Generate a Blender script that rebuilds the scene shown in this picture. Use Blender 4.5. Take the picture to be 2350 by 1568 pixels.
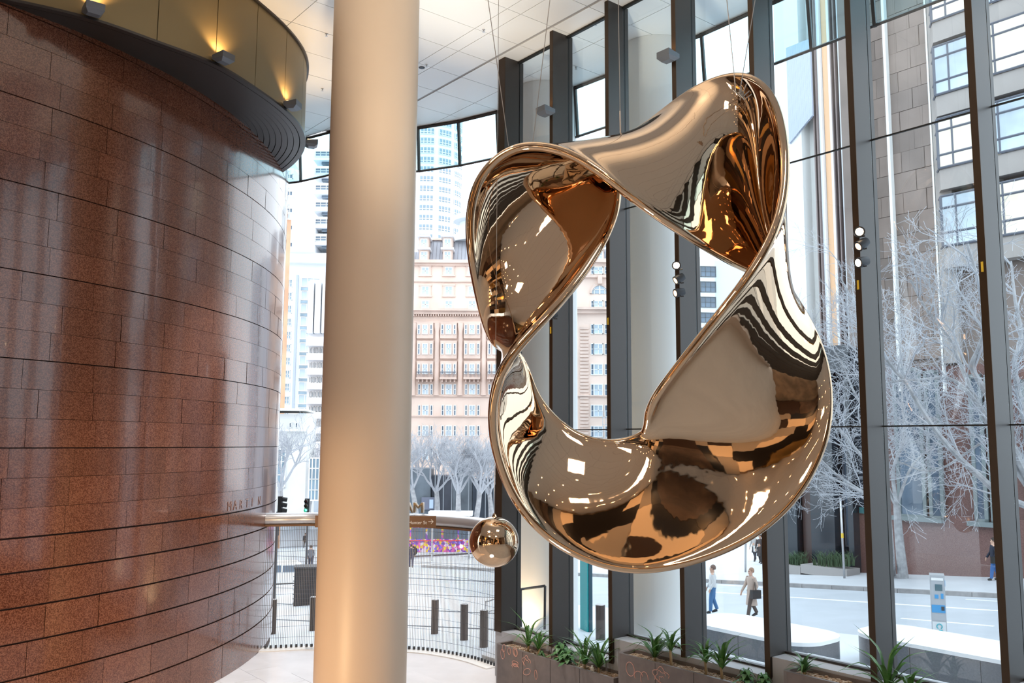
import bpy, bmesh, math, random
import numpy as np
from mathutils import Vector, Matrix
random.seed(7); RNG = np.random.default_rng(7)
for o in list(bpy.data.objects): bpy.data.objects.remove(o)
SC = bpy.context.scene; COL = SC.collection
# ---------------- camera ----------------
F = 2010.; PIT = math.atan(233/F); ROL = .0061
R0 = np.array([1., 0, 0]); U0 = np.array([0, -math.sin(PIT), math.cos(PIT)]); FW = np.array([0, math.cos(PIT), math.sin(PIT)])
CR = math.cos(ROL)*R0 + math.sin(ROL)*U0; CU = -math.sin(ROL)*R0 + math.cos(ROL)*U0
cam = bpy.data.objects.new('camera', bpy.data.cameras.new('camera')); COL.objects.link(cam)
cam.matrix_world = Matrix(((CR[0], CU[0], -FW[0], 0), (CR[1], CU[1], -FW[1], 0), (CR[2], CU[2], -FW[2], 0), (0, 0, 0, 1)))
cam.data.sensor_width = 36; cam.data.lens = F/2350*36; cam.data.clip_start = .05; cam.data.clip_end = 2000
SC.camera = cam
# ---------------- sky, exposure, large lamps ----------------
wd = bpy.data.worlds.new('overcast_sky'); SC.world = wd; wd.use_nodes = True
bg = wd.node_tree.nodes['Background']; bg.inputs[0].default_value = (.83, .92, 1., 1); bg.inputs[1].default_value = 3.0
SC.view_settings.view_transform = 'Standard'; SC.view_settings.look = 'None'; SC.view_settings.gamma = 1
SC.view_settings.use_curve_mapping = False; SC.view_settings.exposure = 0.0
def lamp(name, kind, loc, energy, color, size=.3, target=None, angle=60, sizey=None, label=None):
    L = bpy.data.lights.new(name, kind); L.energy = energy; L.color = color
    if kind == 'AREA':
        L.size = size
        if sizey: L.shape = 'RECTANGLE'; L.size_y = sizey
    elif kind == 'SUN': L.angle = size
    else: L.shadow_soft_size = size
    if kind == 'SPOT': L.spot_size = math.radians(angle); L.spot_blend = .6
    o = bpy.data.objects.new(name, L); o.location = loc; COL.objects.link(o)
    if target is not None:
        o.rotation_euler = (Vector(target)-Vector(loc)).to_track_quat('-Z', 'Y').to_euler()
    return o
WARM = (1, .66, .36); SOFTW = (1, .80, .60)
# added area lights standing in for lobby downlights around and behind the viewpoint
CEIL_FILLS = [(-5, 4, 8.9, 350), (3, 5, 8.9, 300), (-7, -5, 8.9, 350), (3, -6, 8.9, 350)]
for i, (x, y, z, e) in enumerate(CEIL_FILLS):
    lamp('ceiling_area_fill', 'AREA', (x, y, z), e, SOFTW, 2.2, (x, y, 0))
# uplights on the column and the wall from the lobby floor
lamp('column_uplight', 'SPOT', (-5.8, 10.2, -4.9), 1900, WARM, .5, (-2.86, 16.4, -2.5), 50)
lamp('wall_uplight', 'SPOT', (-3.4, 9.0, -4.9), 1700, WARM, .4, (-7.5, 17., -3.0), 60)
lamp('ceiling_wash_fill', 'SPOT', (-.8, 9.0, -4.8), 11000, (1, .86, .66), .5, (.2, 14.0, 9.1), 44)  # added spot that brightens the ceiling, without a fixture
lamp('ceiling_spot_fill', 'SPOT', (-2, 11.5, 8.9), 350, SOFTW, .12, (-2, 12, -5), 120)  # added fill in place of a ceiling downlight
lamp('floor_wash_fill', 'SPOT', (-3.5, 18.5, 8.9), 4500, (1, .95, .90), .15, (-3.5, 18.5, -5), 60)  # added to brighten the floor near the mesh screen
lamp('rear_wall_fill', 'SPOT', (-2, -6, 8.8), 2600, WARM, .5, (6, -16, -1), 90)  # pair of spots added to turn the rear walls golden in reflections
lamp('rear_wall_fill', 'SPOT', (-9, -2, 8.8), 2200, WARM, .5, (-16, -10, -1), 90)
# ---------------- coordinates ----------------
def ray(x, y):
    v = CR*(x-1175)/F + CU*(784-y)/F + FW
    return v/v[1]
def aY(x, y, Y): return ray(x, y)*Y
def aZ(x, y, z): v = ray(x, y); return v*z/v[2]
D = ray(-451, 1007)[:2]; D = D/np.linalg.norm(D); N = np.array([D[1], -D[0]])   # along the glass wall / outward through it
def aN(x, y, n): v = ray(x, y); return v*n/(v[:2]@N)
def W(s, n, z=0): p = s*D + n*N; return np.array([p[0], p[1], z])
def sn(P): return float(P[:2]@D), float(P[:2]@N)
GZ0, GSL = -4.5, .083
def gz(s): return GZ0 - GSL*s
def aG(x, y):                      # point of the sloping street
    v = ray(x, y); return v*GZ0/(v[2] + GSL*float(v[:2]@D))
ANG = math.atan2(D[1], D[0])       # rotation so local +x runs along D
ZF, ZC, GN = -5.1, 9.1, 12.7
# ---------------- materials ----------------
MT = {}
def mat(name, col, rough=.5, metal=0, bump=0, bscale=20, var=0, vscale=3, coat=0, emit=None, es=1, ior=1.45, col2=None, coatr=.03, detail=4, stretch=None, spec=None):
    if name in MT: return MT[name]
    m = bpy.data.materials.new(name); m.use_nodes = True; nt = m.node_tree; b = nt.nodes['Principled BSDF']
    b.inputs['Base Color'].default_value = (*col, 1); b.inputs['Roughness'].default_value = rough; b.inputs['Metallic'].default_value = metal
    b.inputs['IOR'].default_value = ior; b.inputs['Coat Weight'].default_value = coat; b.inputs['Coat Roughness'].default_value = coatr
    if spec is not None: b.inputs['Specular IOR Level'].default_value = spec
    if emit: b.inputs['Emission Color'].default_value = (*emit, 1); b.inputs['Emission Strength'].default_value = es
    tc = nt.nodes.new('ShaderNodeTexCoord'); vec = tc.outputs['Object']
    if stretch:
        mp = nt.nodes.new('ShaderNodeMapping'); mp.inputs['Scale'].default_value = stretch; nt.links.new(vec, mp.inputs[0]); vec = mp.outputs[0]
    if var or col2:
        n = nt.nodes.new('ShaderNodeTexNoise'); n.inputs['Scale'].default_value = vscale; n.inputs['Detail'].default_value = detail
        nt.links.new(vec, n.inputs['Vector'])
        r = nt.nodes.new('ShaderNodeValToRGB'); r.color_ramp.elements[0].position = .35; r.color_ramp.elements[1].position = .65
        c2 = col2 or tuple(min(1, c*(1+var)) for c in col); c1 = col if col2 else tuple(c*(1-var) for c in col)
        r.color_ramp.elements[0].color = (*c1, 1); r.color_ramp.elements[1].color = (*c2, 1)
        nt.links.new(n.outputs['Fac'], r.inputs[0]); nt.links.new(r.outputs[0], b.inputs['Base Color'])
    if bump:
        n = nt.nodes.new('ShaderNodeTexNoise'); n.inputs['Scale'].default_value = bscale; n.inputs['Detail'].default_value = 3
        nt.links.new(vec, n.inputs['Vector']); bp = nt.nodes.new('ShaderNodeBump'); bp.inputs['Strength'].default_value = bump; bp.inputs['Distance'].default_value = .02
        nt.links.new(n.outputs['Fac'], bp.inputs['Height']); nt.links.new(bp.outputs[0], b.inputs['Normal'])
    MT[name] = m; return m
def granite(name, dark, light, rough, coat=0):
    if name in MT: return MT[name]
    m = bpy.data.materials.new(name); m.use_nodes = True; nt = m.node_tree; b = nt.nodes['Principled BSDF']; L = nt.links
    tc = nt.nodes.new('ShaderNodeTexCoord'); oi = nt.nodes.new('ShaderNodeObjectInfo')
    n1 = nt.nodes.new('ShaderNodeTexVoronoi'); n1.inputs['Scale'].default_value = 70
    n2 = nt.nodes.new('ShaderNodeTexNoise'); n2.inputs['Scale'].default_value = 34; n2.inputs['Detail'].default_value = 6
    L.new(tc.outputs['Object'], n1.inputs['Vector']); L.new(tc.outputs['Object'], n2.inputs['Vector'])
    r = nt.nodes.new('ShaderNodeValToRGB'); e = r.color_ramp.elements; e[0].position = .36; e[0].color = (*dark, 1); e[1].position = .66; e[1].color = (*light, 1)
    mx = nt.nodes.new('ShaderNodeMix'); mx.data_type = 'FLOAT'; mx.inputs[0].default_value = .5
    sp = nt.nodes.new('ShaderNodeSeparateColor'); L.new(n1.outputs['Color'], sp.inputs[0])
    L.new(n2.outputs['Fac'], mx.inputs[2]); L.new(sp.outputs[0], mx.inputs[3]); L.new(mx.outputs[0], r.inputs[0])
    hs = nt.nodes.new('ShaderNodeHueSaturation'); mr = nt.nodes.new('ShaderNodeMapRange'); mr.inputs['To Min'].default_value = .88; mr.inputs['To Max'].default_value = 1.1
    L.new(oi.outputs['Random'], mr.inputs[0]); L.new(mr.outputs[0], hs.inputs['Value']); L.new(r.outputs[0], hs.inputs['Color']); L.new(hs.outputs[0], b.inputs['Base Color'])
    b.inputs['Roughness'].default_value = rough; b.inputs['Coat Weight'].default_value = coat; b.inputs['Coat Roughness'].default_value = .03
    MT[name] = m; return m
def glass(name, tint=(1, 1, 1), ior=1.5, rough=0, refl=1.0):
    if name in MT: return MT[name]
    m = bpy.data.materials.new(name); m.use_nodes = True; nt = m.node_tree; L = nt.links
    nt.nodes.remove(nt.nodes['Principled BSDF']); out = nt.nodes['Material Output']
    t = nt.nodes.new('ShaderNodeBsdfTransparent'); t.inputs[0].default_value = (*tint, 1)
    g = nt.nodes.new('ShaderNodeBsdfGlossy'); g.inputs['Roughness'].default_value = rough; g.inputs[0].default_value = (refl, refl, refl, 1)
    lw = nt.nodes.new('ShaderNodeLayerWeight'); lw.inputs[0].default_value = .5; mx = nt.nodes.new('ShaderNodeMixShader')
    pw = nt.nodes.new('ShaderNodeMath'); pw.operation = 'POWER'; pw.inputs[1].default_value = 5; fr = nt.nodes.new('ShaderNodeMath'); fr.operation = 'MULTIPLY_ADD'
    f0 = ((ior-1)/(ior+1))**2; fr.inputs[1].default_value = 1-f0; fr.inputs[2].default_value = f0; L.new(lw.outputs['Facing'], pw.inputs[0]); L.new(pw.outputs[0], fr.inputs[0])
    L.new(fr.outputs[0], mx.inputs[0]); L.new(t.outputs[0], mx.inputs[1]); L.new(g.outputs[0], mx.inputs[2]); L.new(mx.outputs[0], out.inputs[0])
    MT[name] = m; return m
# ---------------- mesh helpers ----------------
class MB:
    def __init__(s): s.v = []; s.f = []; s.sm = False
    def add(s, vs, fs):
        b = len(s.v); s.v += [tuple(map(float, p)) for p in vs]; s.f += [tuple(i+b for i in q) for q in fs]; return s
    def box(s, c, d, rz=0, M=None):
        x, y, z = d[0]/2, d[1]/2, d[2]/2; cs, sn_ = math.cos(rz), math.sin(rz); vs = []
        for a in (-x, x):
            for b in (-y, y):
                for k in (-z, z):
                    p = (a*cs-b*sn_+c[0], a*sn_+b*cs+c[1], k+c[2]) if M is None else tuple(M @ Vector((a+c[0], b+c[1], k+c[2])))
                    vs.append(p)
        return s.add(vs, [(0, 1, 3, 2), (4, 6, 7, 5), (0, 4, 5, 1), (2, 3, 7, 6), (0, 2, 6, 4), (1, 5, 7, 3)])
    def tube(s, pts, rad, k=6, cap=True):
        pts = [np.array(p, float) for p in pts]; n = len(pts); rad = rad if hasattr(rad, '__len__') else [rad]*n
        b = len(s.v); ref = None
        for i, p in enumerate(pts):
            t = pts[min(i+1, n-1)]-pts[max(i-1, 0)]; t = t/(np.linalg.norm(t)+1e-9)
            if ref is None: ref = np.array([0, 0, 1.]) if abs(t[2]) < .9 else np.array([1., 0, 0])
            u = np.cross(t, ref); u /= np.linalg.norm(u)+1e-9; w = np.cross(u, t); ref = w
            for j in range(k):
                a = 2*math.pi*j/k; q = p + rad[i]*(math.cos(a)*u + math.sin(a)*w); s.v.append(tuple(q))
        for i in range(n-1):
            for j in range(k):
                s.f.append((b+i*k+j, b+i*k+(j+1) % k, b+(i+1)*k+(j+1) % k, b+(i+1)*k+j))
        if cap: s.f.append(tuple(b+j for j in reversed(range(k)))); s.f.append(tuple(b+(n-1)*k+j for j in range(k)))
        return s
    def lathe(s, prof, k=32, c=(0, 0, 0), cap=True):
        b = len(s.v); n = len(prof)
        for r, z in prof:
            for j in range(k):
                a = 2*math.pi*j/k; s.v.append((c[0]+r*math.cos(a), c[1]+r*math.sin(a), c[2]+z))
        for i in range(n-1):
            for j in range(k): s.f.append((b+i*k+j, b+i*k+(j+1) % k, b+(i+1)*k+(j+1) % k, b+(i+1)*k+j))
        if cap: s.f.append(tuple(b+j for j in reversed(range(k)))); s.f.append(tuple(b+(n-1)*k+j for j in range(k)))
        return s
    def prism(s, poly, z0, z1):
        n = len(poly); vs = [(p[0], p[1], z0) for p in poly]+[(p[0], p[1], z1) for p in poly]
        return s.add(vs, [tuple(reversed(range(n))), tuple(range(n, 2*n))]+[(i, (i+1) % n, n+(i+1) % n, n+i) for i in range(n)])
    def sweep(s, path, prof):        # path of xy points, closed profile of (outward offset, z)
        P = np.array(path, float)[:, :2]; T = np.gradient(P, axis=0); T /= np.linalg.norm(T, axis=1)[:, None]; Q = np.stack([T[:, 1], -T[:, 0]], 1)
        m = len(prof); b = len(s.v)
        for i in range(len(P)):
            for (o, z) in prof: q = P[i]+Q[i]*o; s.v.append((q[0], q[1], z))
        for i in range(len(P)-1):
            for j in range(m): s.f.append((b+i*m+j, b+i*m+(j+1) % m, b+(i+1)*m+(j+1) % m, b+(i+1)*m+j))
        s.f.append(tuple(b+j for j in range(m))); s.f.append(tuple(b+(len(P)-1)*m+j for j in reversed(range(m)))); return s
    def mesh(s, name, m, smooth=False):
        me = bpy.data.meshes.new(name); me.from_pydata(s.v, [], s.f); me.validate()
        ms = m if isinstance(m, (list, tuple)) else [m]
        for q in ms: me.materials.append(q)
        bm = bmesh.new(); bm.from_mesh(me); bmesh.ops.recalc_face_normals(bm, faces=bm.faces); bm.to_mesh(me); bm.free()
        if smooth: me.shade_smooth() if smooth is True else me.shade_smooth()
        if smooth and smooth is not True:
            me.set_sharp_from_angle(angle=math.radians(smooth))
        return me
    def build(s, name, m, parent=None, smooth=False, origin=None):
        if origin is None and parent is None and s.v:
            a = np.array(s.v); origin = ((a[:, 0].min()+a[:, 0].max())/2, (a[:, 1].min()+a[:, 1].max())/2, a[:, 2].min())
        if parent is not None:
            L = WL(parent); org = (0, 0, 0) if origin is None else origin
            s.v = [tuple(np.array(v)-L-np.array(org)) for v in s.v] if origin is None else [tuple(np.array(v)-np.array(org)) for v in s.v]
            o = link(name, s.mesh(name, m, smooth), parent)
            if origin is not None: o.location = tuple(np.array(org)-L)
            return o
        s.v = [tuple(np.array(v)-np.array(origin)) for v in s.v]
        o = link(name, s.mesh(name, m, smooth)); o.location = origin; return o
def WL(o):
    p = np.zeros(3)
    while o is not None: p = p+np.array(o.location); o = o.parent
    return p
def link(name, me, parent=None):
    o = bpy.data.objects.new(name, me); COL.objects.link(o)
    if parent is not None: o.parent = parent
    return o
def tag(o, label=None, cat=None, group=None, kind=None):
    if label: o['label'] = label
    if cat: o['category'] = cat
    if group: o['group'] = group
    if kind: o['kind'] = kind
    return o
def thing(name, label, cat, loc=(0, 0, 0), group=None, kind=None):
    o = bpy.data.objects.new(name, None); COL.objects.link(o); o.location = tuple(map(float, loc)); o.empty_display_size = .2
    return tag(o, label, cat, group, kind)
def inst(name, me, parent, world, rz=0):
    o = link(name, me, parent); L = WL(parent) if parent is not None else np.zeros(3)
    o.location = tuple(np.array(world, float)-L); o.rotation_euler.z = rz; return o
def copy_tree(o, parent=None):
    c = o.copy(); COL.objects.link(c)
    if parent is not None: c.parent = parent
    for ch in list(o.children): copy_tree(ch, c)
    return c
def spline(P, k):                   # open Catmull-Rom through P, k samples per span
    P = np.array(P, float); Q = np.vstack([2*P[0]-P[1], P, 2*P[-1]-P[-2]]); out = []
    for i in range(1, len(Q)-2):
        for j in range(k):
            t = j/k; a, b, c, d = Q[i-1], Q[i], Q[i+1], Q[i+2]
            out.append(.5*((2*b)+(c-a)*t+(2*a-5*b+4*c-d)*t*t+(3*b-a-3*c+d)*t**3))
    out.append(P[-1]); return np.array(out)
def resample(P, step):
    d = np.r_[0, np.cumsum(np.linalg.norm(np.diff(P, axis=0), axis=1))]; n = max(2, int(round(d[-1]/step))+1); t = np.linspace(0, d[-1], n)
    return np.stack([np.interp(t, d, P[:, i]) for i in range(P.shape[1])], 1)
def textmesh(s, size, depth, m, name='lettering'):
    c = bpy.data.curves.new(name, 'FONT'); c.body = s; c.size = size; c.extrude = depth
    o = bpy.data.objects.new(name, c); COL.objects.link(o); bpy.context.view_layer.update()
    me = bpy.data.meshes.new_from_object(o); bpy.data.objects.remove(o); me.materials.clear(); me.materials.append(m); me.name = name; return me
# ================= MATERIALS =================
M_gran = granite('red_granite', (.085, .026, .014), (.20, .080, .046), .15, .2)
M_grandk = mat('granite_joint_dark', (.045, .02, .014), .7)
M_floor = mat('pale_floor_stone', (.76, .75, .77), .18, var=.05, vscale=1.2, bump=0)
M_joint = mat('floor_joint', (.42, .41, .42), .7)
M_ceil = mat('white_ceiling_panel', (.80, .81, .82), .32)
M_ceilgap = mat('ceiling_gap', (.34, .34, .35), .7)
M_colm = mat('cream_column_paint', (.54, .425, .33), .42)
M_colout = mat('white_column_paint', (.80, .80, .79), .35)
M_band = mat('olive_bronze_panel', (.21, .155, .075), .45, metal=.35, bump=.02, bscale=90)
M_soff = mat('dark_slat_metal', (.045, .038, .035), .35, metal=.5)
M_fin = mat('dark_bronze_mullion', (.062, .055, .052), .42, metal=.5)
M_finb = mat('brown_bronze_edge', (.055, .034, .02), .4, metal=.5)
M_black = mat('black_gasket', (.01, .01, .01), .5)
M_glass = glass('clear_glass', (.93, .965, .98), 1.38)
M_cglass = glass('canopy_glass', (.80, .93, .96), 1.3)
M_bronze = mat('polished_bronze', (.64, .445, .295), .03, metal=1, bump=.2, bscale=1.9)
M_sbronze = mat('polished_bronze_ball', (.64, .45, .30), .02, metal=1)
M_cable = mat('steel_cable', (.35, .32, .30), .35, metal=.8)
M_steel = mat('brushed_steel', (.50, .50, .51), .3, metal=.85)
M_dkfit = mat('dark_fixture_metal', (.06, .065, .075), .45, metal=.4)
M_lensw = mat('lamp_lens', (1, .8, .6), .3, emit=(1, .72, .45), es=28)
M_signbr = mat('brown_sign_metal', (.16, .085, .045), .45, metal=.3)
M_white = mat('white_letter_paint', (.85, .85, .83), .5)
M_brassl = mat('brass_letter_face', (.26, .19, .11), .4, metal=.6)
M_plant = mat('planter_bronze_stone', (.16, .135, .128), .45, var=.1, vscale=6)
M_engr = mat('engraved_copper_line', (.62, .34, .28), .5)
M_ledge = mat('grey_ledge_stone', (.42, .43, .46), .45)
M_gravel = mat('gravel_mulch', (.30, .19, .11), .9, bump=.6, bscale=60, col2=(.55, .45, .34), vscale=40)
M_leaf = mat('strap_leaf_green', (.06, .17, .035), .38, var=.35, vscale=9)
M_leaf2 = mat('broad_leaf_green', (.08, .20, .07), .45, var=.4, vscale=14)
M_stem = mat('palm_stem', (.33, .24, .13), .7)
# ================= LOBBY SHELL =================
# floor slab + tiles
fl = MB(); poly = [W(-16, -16), W(-16, 13.2), W(16.2, 13.2)]
EDGE = [np.array([-7.6, 22.3, 0]), aZ(612, 1489, ZF), aZ(700, 1485, ZF), aZ(780, 1487, ZF), aZ(860, 1487, ZF), aZ(935, 1490, ZF), aZ(1000, 1496, ZF), aZ(1080, 1511, ZF), aZ(1142, 1531, ZF)]
EC = spline(np.array([p[:2] for p in EDGE]), 8)
fl.prism([tuple(p[:2]) for p in poly]+[tuple(p) for p in EC[::-1]]+[(-20, 24), (-20, -10)], ZF-.4, ZF-.01)
floor = fl.build('floor', M_floor); tag(floor, 'pale stone lobby floor', kind='structure')
ft = {}
def in_floor(x, y):
    p = np.array([x, y]); s, n = p@D, p@N
    if n > 12.6: return False
    i = np.argmin(np.linalg.norm(EC-p, axis=1)); 
    t = EC[min(i+1, len(EC)-1)]-EC[max(i-1, 0)]; q = p-EC[i]
    return t[0]*q[1]-t[1]*q[0] < -.45
tile = MB().box((0, 0, 0), (1.49, .74, .04)).mesh('floor_tile', M_floor); restm = MB()
for i in range(-12, 18):
    for j in range(-22, 18):
        s, n = i*1.5+.75*(j % 2), j*.75+.2; P = W(s, n, ZF-.02)
        if abs(s) > 24 or not in_floor(P[0], P[1]) or P[1] < -14: continue
        if P[1] > 13.5 and -8.5 < P[0] < 1.0: inst('floor_tile', tile, floor, P, ANG)
        else: restm.box(P, (1.49, .74, .04), ANG)
tag(restm.build('floor_tile_field', M_floor, floor), kind='stuff')
# white kerb along the floor's edge
kb = MB().sweep(resample(EC, .25), [(-.08, ZF-.5), (-.08, ZF+.012), (.32, ZF+.012), (.32, ZF-.05), (.2, ZF-.5)])
tag(kb.build('trim_1', mat('white_kerb', (.85, .83, .80), .4)), 'white kerb strip along the curved floor edge', kind='structure')
# ---- ceiling ----
CE = [(22.8, 11.36), (21.9, 12.35), (20.85, 13.2), (19.67, 13.8), (18.24, 14.25), (16.5, 14.65), (14.5, 14.85), (12, 14.9), (8, 14.95), (3, 15), (-16, 15)]
CEp = [tuple(W(s, n)[:2]) for s, n in CE]
CEL = [(-9.5, 26.5), (-7.0, 25.9)]
CC = spline(np.array(CEL+CEp[:8]), 6); CC = np.vstack([CC, [CEp[-1]]])
cb = MB().prism([tuple(p) for p in CC]+[tuple(W(-16, -16)[:2]), (-26, -6), (-26, 24)], ZC+.02, ZC+.35)
ceiling = cb.build('ceiling', M_ceilgap); tag(ceiling, 'white panelled lobby ceiling', kind='structure')
def in_ceil(p):
    i = np.argmin(np.linalg.norm(CC-p, axis=1)); t = CC[min(i+1, len(CC)-1)]-CC[max(i-1, 0)]; q = p-CC[i]
    return t[0]*q[1]-t[1]*q[0] < 0
def clip_poly(pts):                  # clip panel to the ceiling outline
    poly = [np.array(p) for p in pts]
    for _ in range(1):
        out = []
        for a, b in zip(poly, poly[1:]+poly[:1]):
            ia, ib = in_ceil(a), in_ceil(b)
            if ia: out.append(a)
            if ia != ib:
                lo, hi = (a, b) if ia else (b, a)
                for _ in range(12):
                    m = (lo+hi)/2
                    if in_ceil(m): lo = m
                    else: hi = m
                out.append(lo)
        poly = out
    return poly
nb = [-16, -12.5, -9, -5.5, -2, .9, 4.3, 7.6, 10.87, 11.24, 12.09, 12.15, 13.4, 15.4]
rest = MB()
for a, b in zip(nb[:-1], nb[1:]):
    for k in range(-26, 9):
        s0 = 14.92+1.15*k; s1 = s0+1.15
        if b-a < .1: continue
        g = .008; pts = [W(s0+g, a+g)[:2], W(s1-g, a+g)[:2]]
        m = 5
        pts += [W(s1-g, a+g+(b-a-2*g)*(q+1)/m)[:2] for q in range(m)]+[W(s0+g, b-g-(b-a-2*g)*q/m)[:2] for q in range(m)]
        pts = clip_poly(pts)
        if len(pts) < 3: continue
        c = np.mean(pts, axis=0)
        if c[1] > 8 and b > 7 and abs(c[0]) < 14 and not (c[0] < -6.5): MB().prism([tuple(p) for p in pts], ZC, ZC+.02).build('ceiling_panel', M_ceil, ceiling)
        else: rest.prism([tuple(p) for p in pts], ZC, ZC+.02)
tag(rest.build('ceiling_panel_field', M_ceil, ceiling), kind='stuff')
# sprinklers, speaker, dark slot in the ceiling
spk = MB().lathe([(.035, 0), (.03, -.01), (.012, -.012), (.012, -.05), (.03, -.052), (.03, -.058)], 10).mesh('ceiling_sprinkler', M_steel)
spots = [(1110, 68, 'right of the cream column, on the narrow strip'), (979, 149, 'beside the dark round ceiling speaker'), (830, 68, 'hidden behind the cream column'), (749, 78, 'left of the cream column near the top edge of the photo'), (740, 204, 'left of the cream column above the bronze band'), (1367, 53, 'in the glass bay between the third and second mullions'), (1322, 154, 'beside the white column top')]
for x, y, w in spots:
    if x == 830: continue
    P = aZ(x, y, ZC); o = inst('ceiling_sprinkler', spk, None, P); tag(o, 'small chrome ceiling sprinkler '+w, 'sprinkler', 'ceiling sprinklers')
P = aZ(968, 155, ZC); o = MB().lathe([(.075, 0), (.07, -.015), (.05, -.02), (.0, -.02)], 20, P).build('ceiling_speaker', M_dkfit); tag(o, 'small round dark speaker set in the ceiling strip', 'speaker')
# ---- drum wall of granite ----
dp = np.array([(-8.82, 14.45), (-7.83, 15.55), (-7.2, 17.6), (-6.76, 19.45), (-6.24, 21.87), (-6.22, 23.3)])*.955
A_ = np.c_[2*dp, np.ones(len(dp))]; sol = np.linalg.lstsq(A_, (dp**2).sum(1), rcond=None)[0]; DC = sol[:2].copy(); DR = math.sqrt(sol[2]+DC@DC); DC[0] -= .14
print('drum', DC, DR, [np.linalg.norm(p-DC)-DR for p in dp])
drum = MB().lathe([(DR-.05, ZF-.3), (DR-.05, 8.0)], 160, (DC[0], DC[1], 0)).build('wall_left', M_grandk); tag(drum, 'curved wall clad in polished red granite panels', kind='structure')
zs = [ZF, -4.61, -4.02, -3.43, -2.84, -2.25, -1.67]; maj = set(range(1, 7)); z = -1.67
rows = [(zs[i], zs[i+1], i > 0, True) for i in range(6)]
for k in range(6):
    for q in range(3): rows.append((z+.51*q, z+.51*(q+1), q == 0, q == 2))
    z += 1.53
rows.append((z, 7.95, True, True))
rows = [(max(ZF, r[0]*.955) if i else ZF, r[1]*.955, r[2], r[3]) for i, r in enumerate(rows)]
def drum_panel(a0, a1, z0, z1, b, tilt=(0, 0)):
    seg = 4; vs = []; nr = []; fs = []; c = (a0+a1)/2
    for i in range(seg+1):
        a = a0+(a1-a0)*i/seg
        for zz in (z0, z1):
            rr = DR+tilt[0]*(a-c)*DR+tilt[1]*(zz-(z0+z1)/2)
            vs.append((DC[0]+rr*math.cos(a), DC[1]+rr*math.sin(a), zz)); nr.append((math.cos(a)+tilt[0]*math.sin(a), math.sin(a)-tilt[0]*math.cos(a), -tilt[1]))
    for i in range(seg): fs.append((2*i, 2*i+2, 2*i+3, 2*i+1))
    base = len(vs)
    for i in range(seg+1):
        a = a0+(a1-a0)*i/seg
        for rr, zz in ((DR, z0), (DR-.05, z0), (DR, z1), (DR-.05, z1)):
            vs.append((DC[0]+rr*math.cos(a), DC[1]+rr*math.sin(a), zz)); nr.append((0, 0, -1 if zz == z0 else 1))
    for i in range(seg):
        q = base+4*i; fs.append((q, q+1, q+5, q+4)); fs.append((q+2, q+6, q+7, q+3))
    for a, sg in ((a0, -1), (a1, 1)):
        q = len(vs); e = (-math.sin(a)*sg, math.cos(a)*sg, 0)
        for rr, zz in ((DR, z0), (DR-.05, z0), (DR-.05, z1), (DR, z1)):
            vs.append((DC[0]+rr*math.cos(a), DC[1]+rr*math.sin(a), zz)); nr.append(e)
        fs.append((q, q+1, q+2, q+3) if sg < 0 else (q+3, q+2, q+1, q))
    return vs, nr, fs
def add_panel(vs, nr, fs, name, parent, stuff=False):
    L = WL(parent); me = bpy.data.meshes.new(name); me.from_pydata([tuple(np.array(v)-L) for v in vs], [], fs); me.materials.append(M_gran); me.shade_smooth()
    me.normals_split_custom_set_from_vertices([Vector(q).normalized() for q in nr]); o = link(name, me, parent)
    if stuff: tag(o, kind='stuff')
avis0 = math.atan2(13.0-DC[1], -9.45-DC[0]); avis1 = math.atan2(23.1-DC[1], -6.0-DC[0])
R_ = random.Random(3); SV, SN, SF = [], [], []; npan = 0
for ri, (z0, z1, gb, gt) in enumerate(rows):
    lo = z0+((.024 if z0 < -1.4 else .012) if gb else .003); hi = z1-(.006 if gt else .003)
    if ri == 0: lo = z0
    step = 1.2/DR; a = avis0-14*step+R_.uniform(0, step)
    while a < avis1+8*step:
        b = a+step*R_.uniform(.85, 1.1); g = .003/DR; tl = (R_.gauss(0, .0035), R_.gauss(0, .0025))
        vis = b > avis0 and a < avis1
        vs, nr, fs = drum_panel(a+g, b-g, lo, hi, None, tl)
        if vis and z0 < 7.7 and npan < 300: add_panel(vs, nr, fs, 'granite_panel', drum); npan += 1
        else:
            k = len(SV); SV += vs; SN += nr; SF += [tuple(i+k for i in f) for f in fs]
        a = b
add_panel(SV, SN, SF, 'granite_panel_field', drum, True); print('granite panels', npan)
# faint carved word
for i, ch in enumerate('MARTIN'):
    v = ray(522+i*14, 1152); X = v[:2]; # hit the drum
    aa = X@X; bb = -2*X@DC; cc = DC@DC-DR*DR; t = (-bb-math.sqrt(bb*bb-4*aa*cc))/(2*aa); P = v*t; th = math.atan2(P[1]-DC[1], P[0]-DC[0])
    me = textmesh(ch, .30, .002, mat('carved_letter', (.27, .14, .10), .3)); o = link('carved_letter', me, drum)
    L = WL(drum); o.location = (DC[0]+(DR+.006)*math.cos(th)-L[0], DC[1]+(DR+.006)*math.sin(th)-L[1], -1.53-L[2]); o.rotation_euler = (math.pi/2, 0, th+math.pi/2)
# ---- bronze band with slatted soffit ----
bp_ = [(-14.5, 12.0), (-12.5, 12.1), (-10.4, 12.65), (-8.5, 13.45), (-7.19, 14.21), (-6.48, 15.03), (-5.68, 15.96), (-5.27, 17.10), (-4.97, 18.19), (-4.86, 19.48), (-5.12, 20.75), (-5.6, 21.8), (-6.2, 22.7), (-7.6, 24.3), (-9.5, 25.3)]
BC = resample(spline(np.array(bp_)*1.06*.955, 8), .15)
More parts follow.
